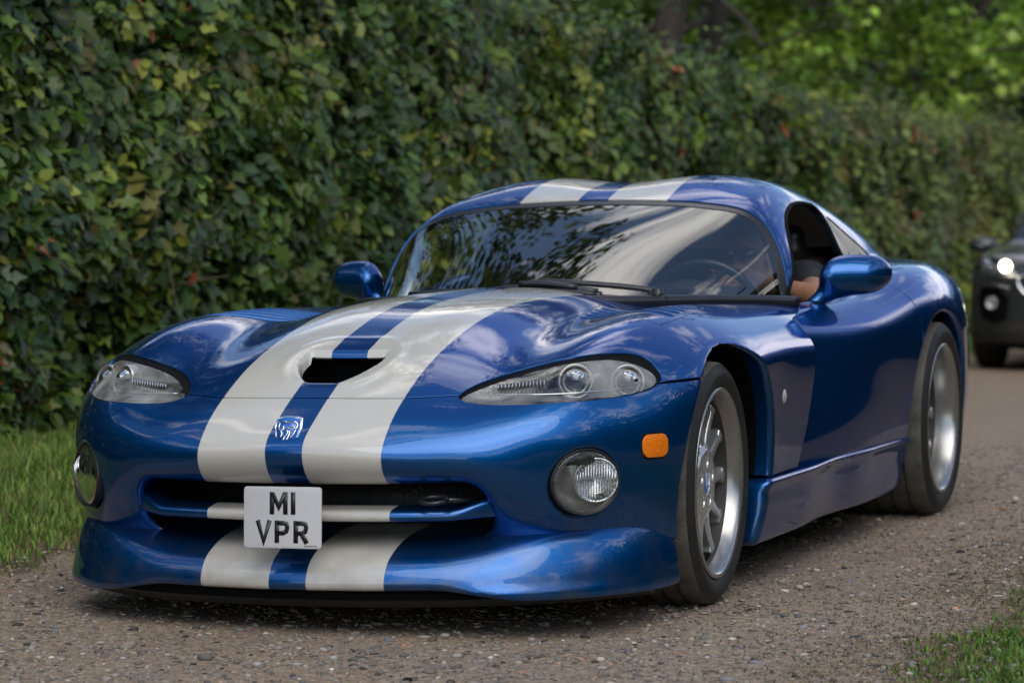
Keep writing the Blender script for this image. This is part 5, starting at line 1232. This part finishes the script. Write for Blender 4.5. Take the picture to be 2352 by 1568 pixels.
def f_body(x, y, z):
    f = f_head(x, y, z)
    f = smin(f, capsule(x, y, z, (.377, 1.955, .83), (.380, 2.005, .765), .052, .060), .035)        # neck
    f = smin(f, ellipsoid(x, y, z, (.380, 2.06, .60), (.165, .105, .22)), .05)                      # chest
    f = smin(f, capsule(x, y, z, LS, RS, .062, .062), .06)                                          # shoulders
    f = smin(f, ellipsoid(x, y, z, (.380, 2.00, .42), (.155, .12, .14)), .06)                       # belly, hips
    for s in (1, -1): f = smin(f, capsule(x, y, z, (.38+.08*s, 1.98, .38), (.38+.12*s, 1.55, .46), .080, .055), .04)
    for s in (1, -1): f = smin(f, capsule(x, y, z, (.38+.12*s, 1.55, .46), (.38+.10*s, 1.25, .28), .055, .04), .02)
    for S_, E_, W_2, K_, T_, sd in ((LS, LE, LW, LK, Ltips, (0, .3, 1)), (RS, RE, RW, RK, Rtips, (.2, .3, 1))):
        f = smin(f, capsule(x, y, z, S_, E_, .052, .040), .03); f = smin(f, capsule(x, y, z, E_, W_2, .041, .026), .018)
        f = smin(f, hand(x, y, z, W_2, K_, T_, sd), .014)
    return f
dpart('body', f_body, (.02, 1.15, .20), (.80, 2.25, 1.03), .0085, M['skin'])
def f_shirt(x, y, z):
    f = ellipsoid(x, y, z, (.380, 2.06, .60), (.165, .105, .22)); f = smin(f, capsule(x, y, z, LS, RS, .062, .062), .06)
    f = smin(f, ellipsoid(x, y, z, (.380, 2.00, .42), (.155, .12, .14)), .06); f = smax(f, .30-z, .02)
    for S_, E_ in ((LS, LE), (RS, RE)):
        S2, E2 = np.array(S_), np.array(E_); f = smin(f, capsule(x, y, z, S2, S2+(E2-S2)*.5, .054, .050), .03)
    f = f-.007; return smax(f, -(capsule(x, y, z, (.377, 1.94, .86), (.380, 2.02, .765), .056, .064)), .01)
dpart('shirt', f_shirt, (.02, 1.7, .25), (.80, 2.25, .92), .012, M['cloth'])
dpart('trousers', lambda x, y, z: smax(f_body(x, y, z)-.007, z-.42-.12*sstep(1.9, 1.6, y), .01), (.1, 1.15, .2), (.66, 2.2, .60), .014, M['cloth'])
def f_shades(x, y, z):
    X, Y, Z = np.abs(x-HD[0]), y-HD[1], z-HD[2]
    f = smax(ellipsoid(X, Y, Z, (.033, -.088, .000), (.031, .040, .021)), Y+.088+.4*(X-.03)*(X > .03), .004)
    f = smin(f, capsule(X, Y, Z, (0, -.104, .008), (.02, -.104, .006), .004, .004), .004); return smin(f, capsule(X, Y, Z, (.064, -.082, .006), (.080, .01, .004), .0045, .0035), .003)
dpart('sunglasses', f_shades, (.27, 1.80, .86), (.48, 1.96, .94), .0045, M['shades'])
dpart('hair', lambda x, y, z: np.maximum(smax(f_head(x, y, z)-.003, -(z-HD[2]-.012+(y-HD[1]+.03)*-.75), .004), -(y-HD[1]+.075)*1.0-.0), (.28, 1.83, .86), (.47, 2.06, 1.03), .008, M['hair'])

# ================================================================ the dark car behind
SUVX, SUVY = -1.17, 18.2; suv_z = float(gz(SUVY))
suv = tag(empty('suv', (SUVX, SUVY, suv_z)), 'dark grey sport utility car with one headlight lit, following behind the blue car', 'car')
M.update(suvp=mat('suv_paint', (.045, .045, .048), .45, metal=.5, coat=1), suvplastic=mat('suv_plastic', (.016, .016, .016), .6), suvlight=mat('lit_headlamp', (1, .95, .8), .3, emis=((1, .90, .66), 9)),
         suvglass=glass('suv_glass', (.25, .28, .3), 1.6, .01, 1.5, base=.42), suvlamp=glass('suv_lamp_glass', (.8, .82, .85), 1.2, .02, 1.5, base=.06), tyre2=M['tyre'])
SUVN = nat_spline([0, .3, .6, .8, .9, .96], [-.86, -.84, -.76, -.62, -.45, -.1])       # nose plan
def f_suv_low(x, y, z):
    a = np.abs(x); w = .925-.05*np.clip((z-.75)/.35, 0, 1)**1.5-.03*np.clip((.45-z)/.2, 0, 1)
    top = .98+.10*sstep(-.8, .35, y)-.05*(a/.9)**2-.10*sstep(-.45, -.95, y); nose = SUVN(np.minimum(a, .96))+.10*np.clip((z-.72)/.25, 0, 1)**1.5+.04*np.clip((.42-z)/.2, 0, 1)
    f = smax(a-w, z-top, .12); f = smax(f, (nose-y)*.7, .10); f = smax(f, .24-z, .03); f = smax(f, y-3.65, .12)
    for yc in (0, 2.67):
        e = np.hypot(y-yc, z-.35)-.40; f = smax(f, -smax(e, .60-a, .02), .02)
    return f
def f_suv_cab(x, y, z):
    a = np.abs(x); w = .80-.42*np.clip(z-1.0, 0, 1)*.62; top = 1.62-.05*(a/.6)**2-.10*sstep(2.2, 3.4, y)
    f = smax(a-w, z-top, .10); f = smax(f, (.42+1.35*(z-1.0)+.12*(a/.7)**2-y)*.6, .03); return smax(f, (y-3.55+.5*(z-1.0))*.9, .08)
def f_suv(x, y, z): return smin(f_suv_low(x, y, z), f_suv_cab(x, y, z), .05)
V, Q = nets(f_suv, (-.1, -1.0, .18), (1.05, 3.8, 1.72), .028, band=.12, half=True); fs = [Q]
def sp(name, vv, ff, m, F=None, off=0):
    if F is not None:
        N = grad(F, vv, .006); N /= np.linalg.norm(N, axis=1)[:, None]+1e-9; return mesh_np(name, vv+N*off, ff, m, suv, normals=N)
    return mesh_np(name, vv, ff, m, suv)
cabf = lambda P: np.where((P[:, 2] > 1.04), np.where(P[:, 1] < 1.25+P[:, 2]*0, np.maximum(np.maximum(ax(P)-.74+.30*(P[:, 2]-1.0), P[:, 2]-1.52), 1.09-P[:, 2]-.03*(1-(ax(P)/.7)**2)), 1), 1)*1.0
is_ws = lambda P: np.abs(f_suv_cab(*P.T)-(.42+1.35*(P[:, 2]-1.0)+.12*(ax(P)/.7)**2-P[:, 1])*.6) < .012
g1 = np.where(is_ws(V), cabf(V), .3)
(Vw, fw), (V, fs) = split(V, fs, g1); sp('windscreen', Vw, fw, M['suvglass'], f_suv_cab, -.004)
sidew = lambda P: np.where((P[:, 2] > 1.05) & (ax(P) > .5) & (P[:, 1] > .95), np.maximum(np.maximum(1.12-P[:, 2], P[:, 2]-1.47), np.maximum(.62+1.35*(P[:, 2]-1)+.12-P[:, 1]+.16, P[:, 1]-3.0)), .3)
(Vw, fw), (V, fs) = split(V, fs, sidew)
for sg in (1, -1): sp('side_window', *clip(Vw, fw, lambda P: -sg*P[:, 0]), M['suvglass'], f_suv, -.004)
HLP = smooth_closed([(.44, .80), (.62, .805), (.80, .84), (.875, .90), (.86, .955), (.74, .965), (.58, .92), (.46, .86)], 5); hl_sd = poly_sd(HLP)
FGP = [(.52, .44), (.62, .40), (.76, .44), (.80, .60), (.78, .70), (.60, .70), (.50, .62)]; fg_sd = poly_sd(FGP)
fr_only = lambda P: P[:, 1] < .05
(Vh, fh), (V, fs) = split(V, fs, lambda P: np.where(fr_only(P), hl_sd(ax(P), P[:, 2]), .3))
for sg in (1, -1):
    o = sp('headlight', *clip(Vh, fh, lambda P: -sg*P[:, 0]), M['suvlamp'], f_suv, -.003)
    oo = mesh_np('headlight_housing', *[(lambda q: (q[0]+grad(f_suv, q[0], .006)*-.06, q[1]))(clip(Vh, fh, lambda P: -sg*P[:, 0]))][0], M['lampgrey'], o)
    for px_, mm, r_ in ((.545, M['suvlight'], .045), (.74, M['bulb'], .05)):
        y_ = float(SUVN(np.array(px_)))+.04; v, f_ = lathe([(.0001, -.01), (r_*.7, -.006), (r_, .0), (r_*1.08, .01)], 24, 'y'); v = v*[1, 1, 1]+[sg*px_, y_+.035*0-.0, .885]
        mesh_np('lamp_bulb', v, f_, mm, o)
(Vh, fh), (V, fs) = split(V, fs, lambda P: np.where(fr_only(P), fg_sd(ax(P), P[:, 2]), .3)); 
for sg in (1, -1):
    o = sp('fog_lamp_recess', *clip(Vh, fh, lambda P: -sg*P[:, 0]), M['void'], f_suv, -.02)
    y_ = float(SUVN(np.array(.66)))+.0; v, f_ = lathe([(.0001, -.004), (.05, .0), (.062, -.010), (.068, .01)], 24, 'y'); mesh_np('fog_lamp', v*[.8, 1, .8]+[sg*.665, y_-.004, .575], f_, M['lampgrey'], o)
    c = [(sg*.50, -.80, .70), (sg*.62, -.775, .725), (sg*.76, -.68, .715), (sg*.815, -.60, .62)]; mesh_np('chrome_trim', *tube(smooth_open(c, 5), .011, 8), M['barrel'], o)
gr_sd = poly_sd(smooth_closed([(0, .63), (.30, .635), (.40, .70), (.42, .78), (.33, .815), (.12, .80), (0, .79), (-.12, .80), (-.33, .815), (-.42, .78), (-.40, .70), (-.30, .635)], 5))
(Vh, fh), (V, fs) = split(V, fs, lambda P: np.where(fr_only(P), gr_sd(P[:, 0], P[:, 2]), .3)); sp('grille', Vh, fh, M['grille'], f_suv, -.02)
gp = [(x, float(SUVN(np.array(abs(x))))-.008+.1*max(0, (z-.72)/.25)**1.5, z) for x, z in smooth_closed([(0, .63), (.30, .635), (.40, .70), (.42, .78), (.33, .815), (.12, .80), (0, .79), (-.12, .80), (-.33, .815), (-.42, .78), (-.40, .70), (-.30, .635)], 4)]
mesh_np('grille_surround', *tube(gp+gp[:1], .014, 8, caps=False), M['chrome'], suv)
plastic = lambda P: np.maximum(P[:, 2]-.34, -1)
(Vp, fp_), (V, fs) = split(V, fs, plastic); sp('lower_cladding', Vp, fp_, M['suvplastic'], f_suv)
sp('body_shell', V, fs, M['suvp'], f_suv)
mesh_np('skid_strip', *tube([(-.62, -.73, .33), (-.3, -.82, .335), (0, -.85, .335), (.3, -.82, .335), (.62, -.73, .33)], .016, 8), M['barrel'], suv)
o = mesh_np('number_plate', *boxv((0, -.885, .50), (.26, .006, .056)), M['plate'], suv, smooth=False)
mesh_np('underbody', *boxv((0, 1.4, .33), (.80, 2.0, .06)), M['void'], suv, smooth=False)
for sg in (1, -1):
    mm = empty('wing_mirror', parent=suv)
    f_sm = lambda x, y, z: smin(ellipsoid(sg*x, y, z, (1.00, .58, 1.04), (.125, .09, .07)), capsule(sg*x, y, z, (.90, .60, 1.01), (.80, .62, .99), .03, .04), .04)
    lo, hi = ((.72, .45, .92), (1.16, .7, 1.18)) if sg > 0 else ((-1.16, .45, .92), (-.72, .7, 1.18)); v, q = nets(f_sm, lo, hi, .016); N = grad(f_sm, v); N /= np.linalg.norm(N, axis=1)[:, None]
    mesh_np('mirror_housing', v, [q], M['suvp'], mm, normals=N); mesh_np('mirror_indicator', *tube([(sg*1.11, .545, 1.03), (sg*1.03, .50, 1.03), (sg*.97, .50, 1.03)], .010, 6), M['chrome'], mm)
wheel0 = None
for wx, wy in ((-.80, 0), (.80, 0), (-.80, 2.67), (.80, 2.67)):
    w = empty('wheel', (wx, wy, .352), 0 if wx > 0 else math.pi, suv)
    if wheel0 is None:
        tv = merge([lathe([(.245, .10), (.26, .112), (.31, .115), (.342, .10), (.352, .07), (.350, .03), (.343, .028), (.343, .022), (.350, .02), (.352, -.02), (.343, -.022), (.343, -.028), (.352, -.07), (.342, -.10), (.26, -.112)], 64, 'x')])
        rv = [lathe([(.245, .10), (.235, .08), (.225, .02), (.22, -.08)], 48, 'x'), lathe([(.0001, .075), (.05, .075), (.06, .05)], 24, 'x')]
        for k in range(5):
            a = 2*math.pi*k/5; rv.append(tube([(.065, .04*math.cos(a), .04*math.sin(a)), (.075, .235*math.cos(a), .235*math.sin(a))], [(.03, .02), (.018, .016)], 8))
        a_, b_ = mesh_np('tyre', *tv, M['tyre'], w), mesh_np('rim', *merge(rv), M['barrel'], w); wheel0 = (a_.data, b_.data)
    else:
        for nm, me in zip(('tyre', 'rim'), wheel0): o = bpy.data.objects.new(nm, me); C.objects.link(o); o.parent = w
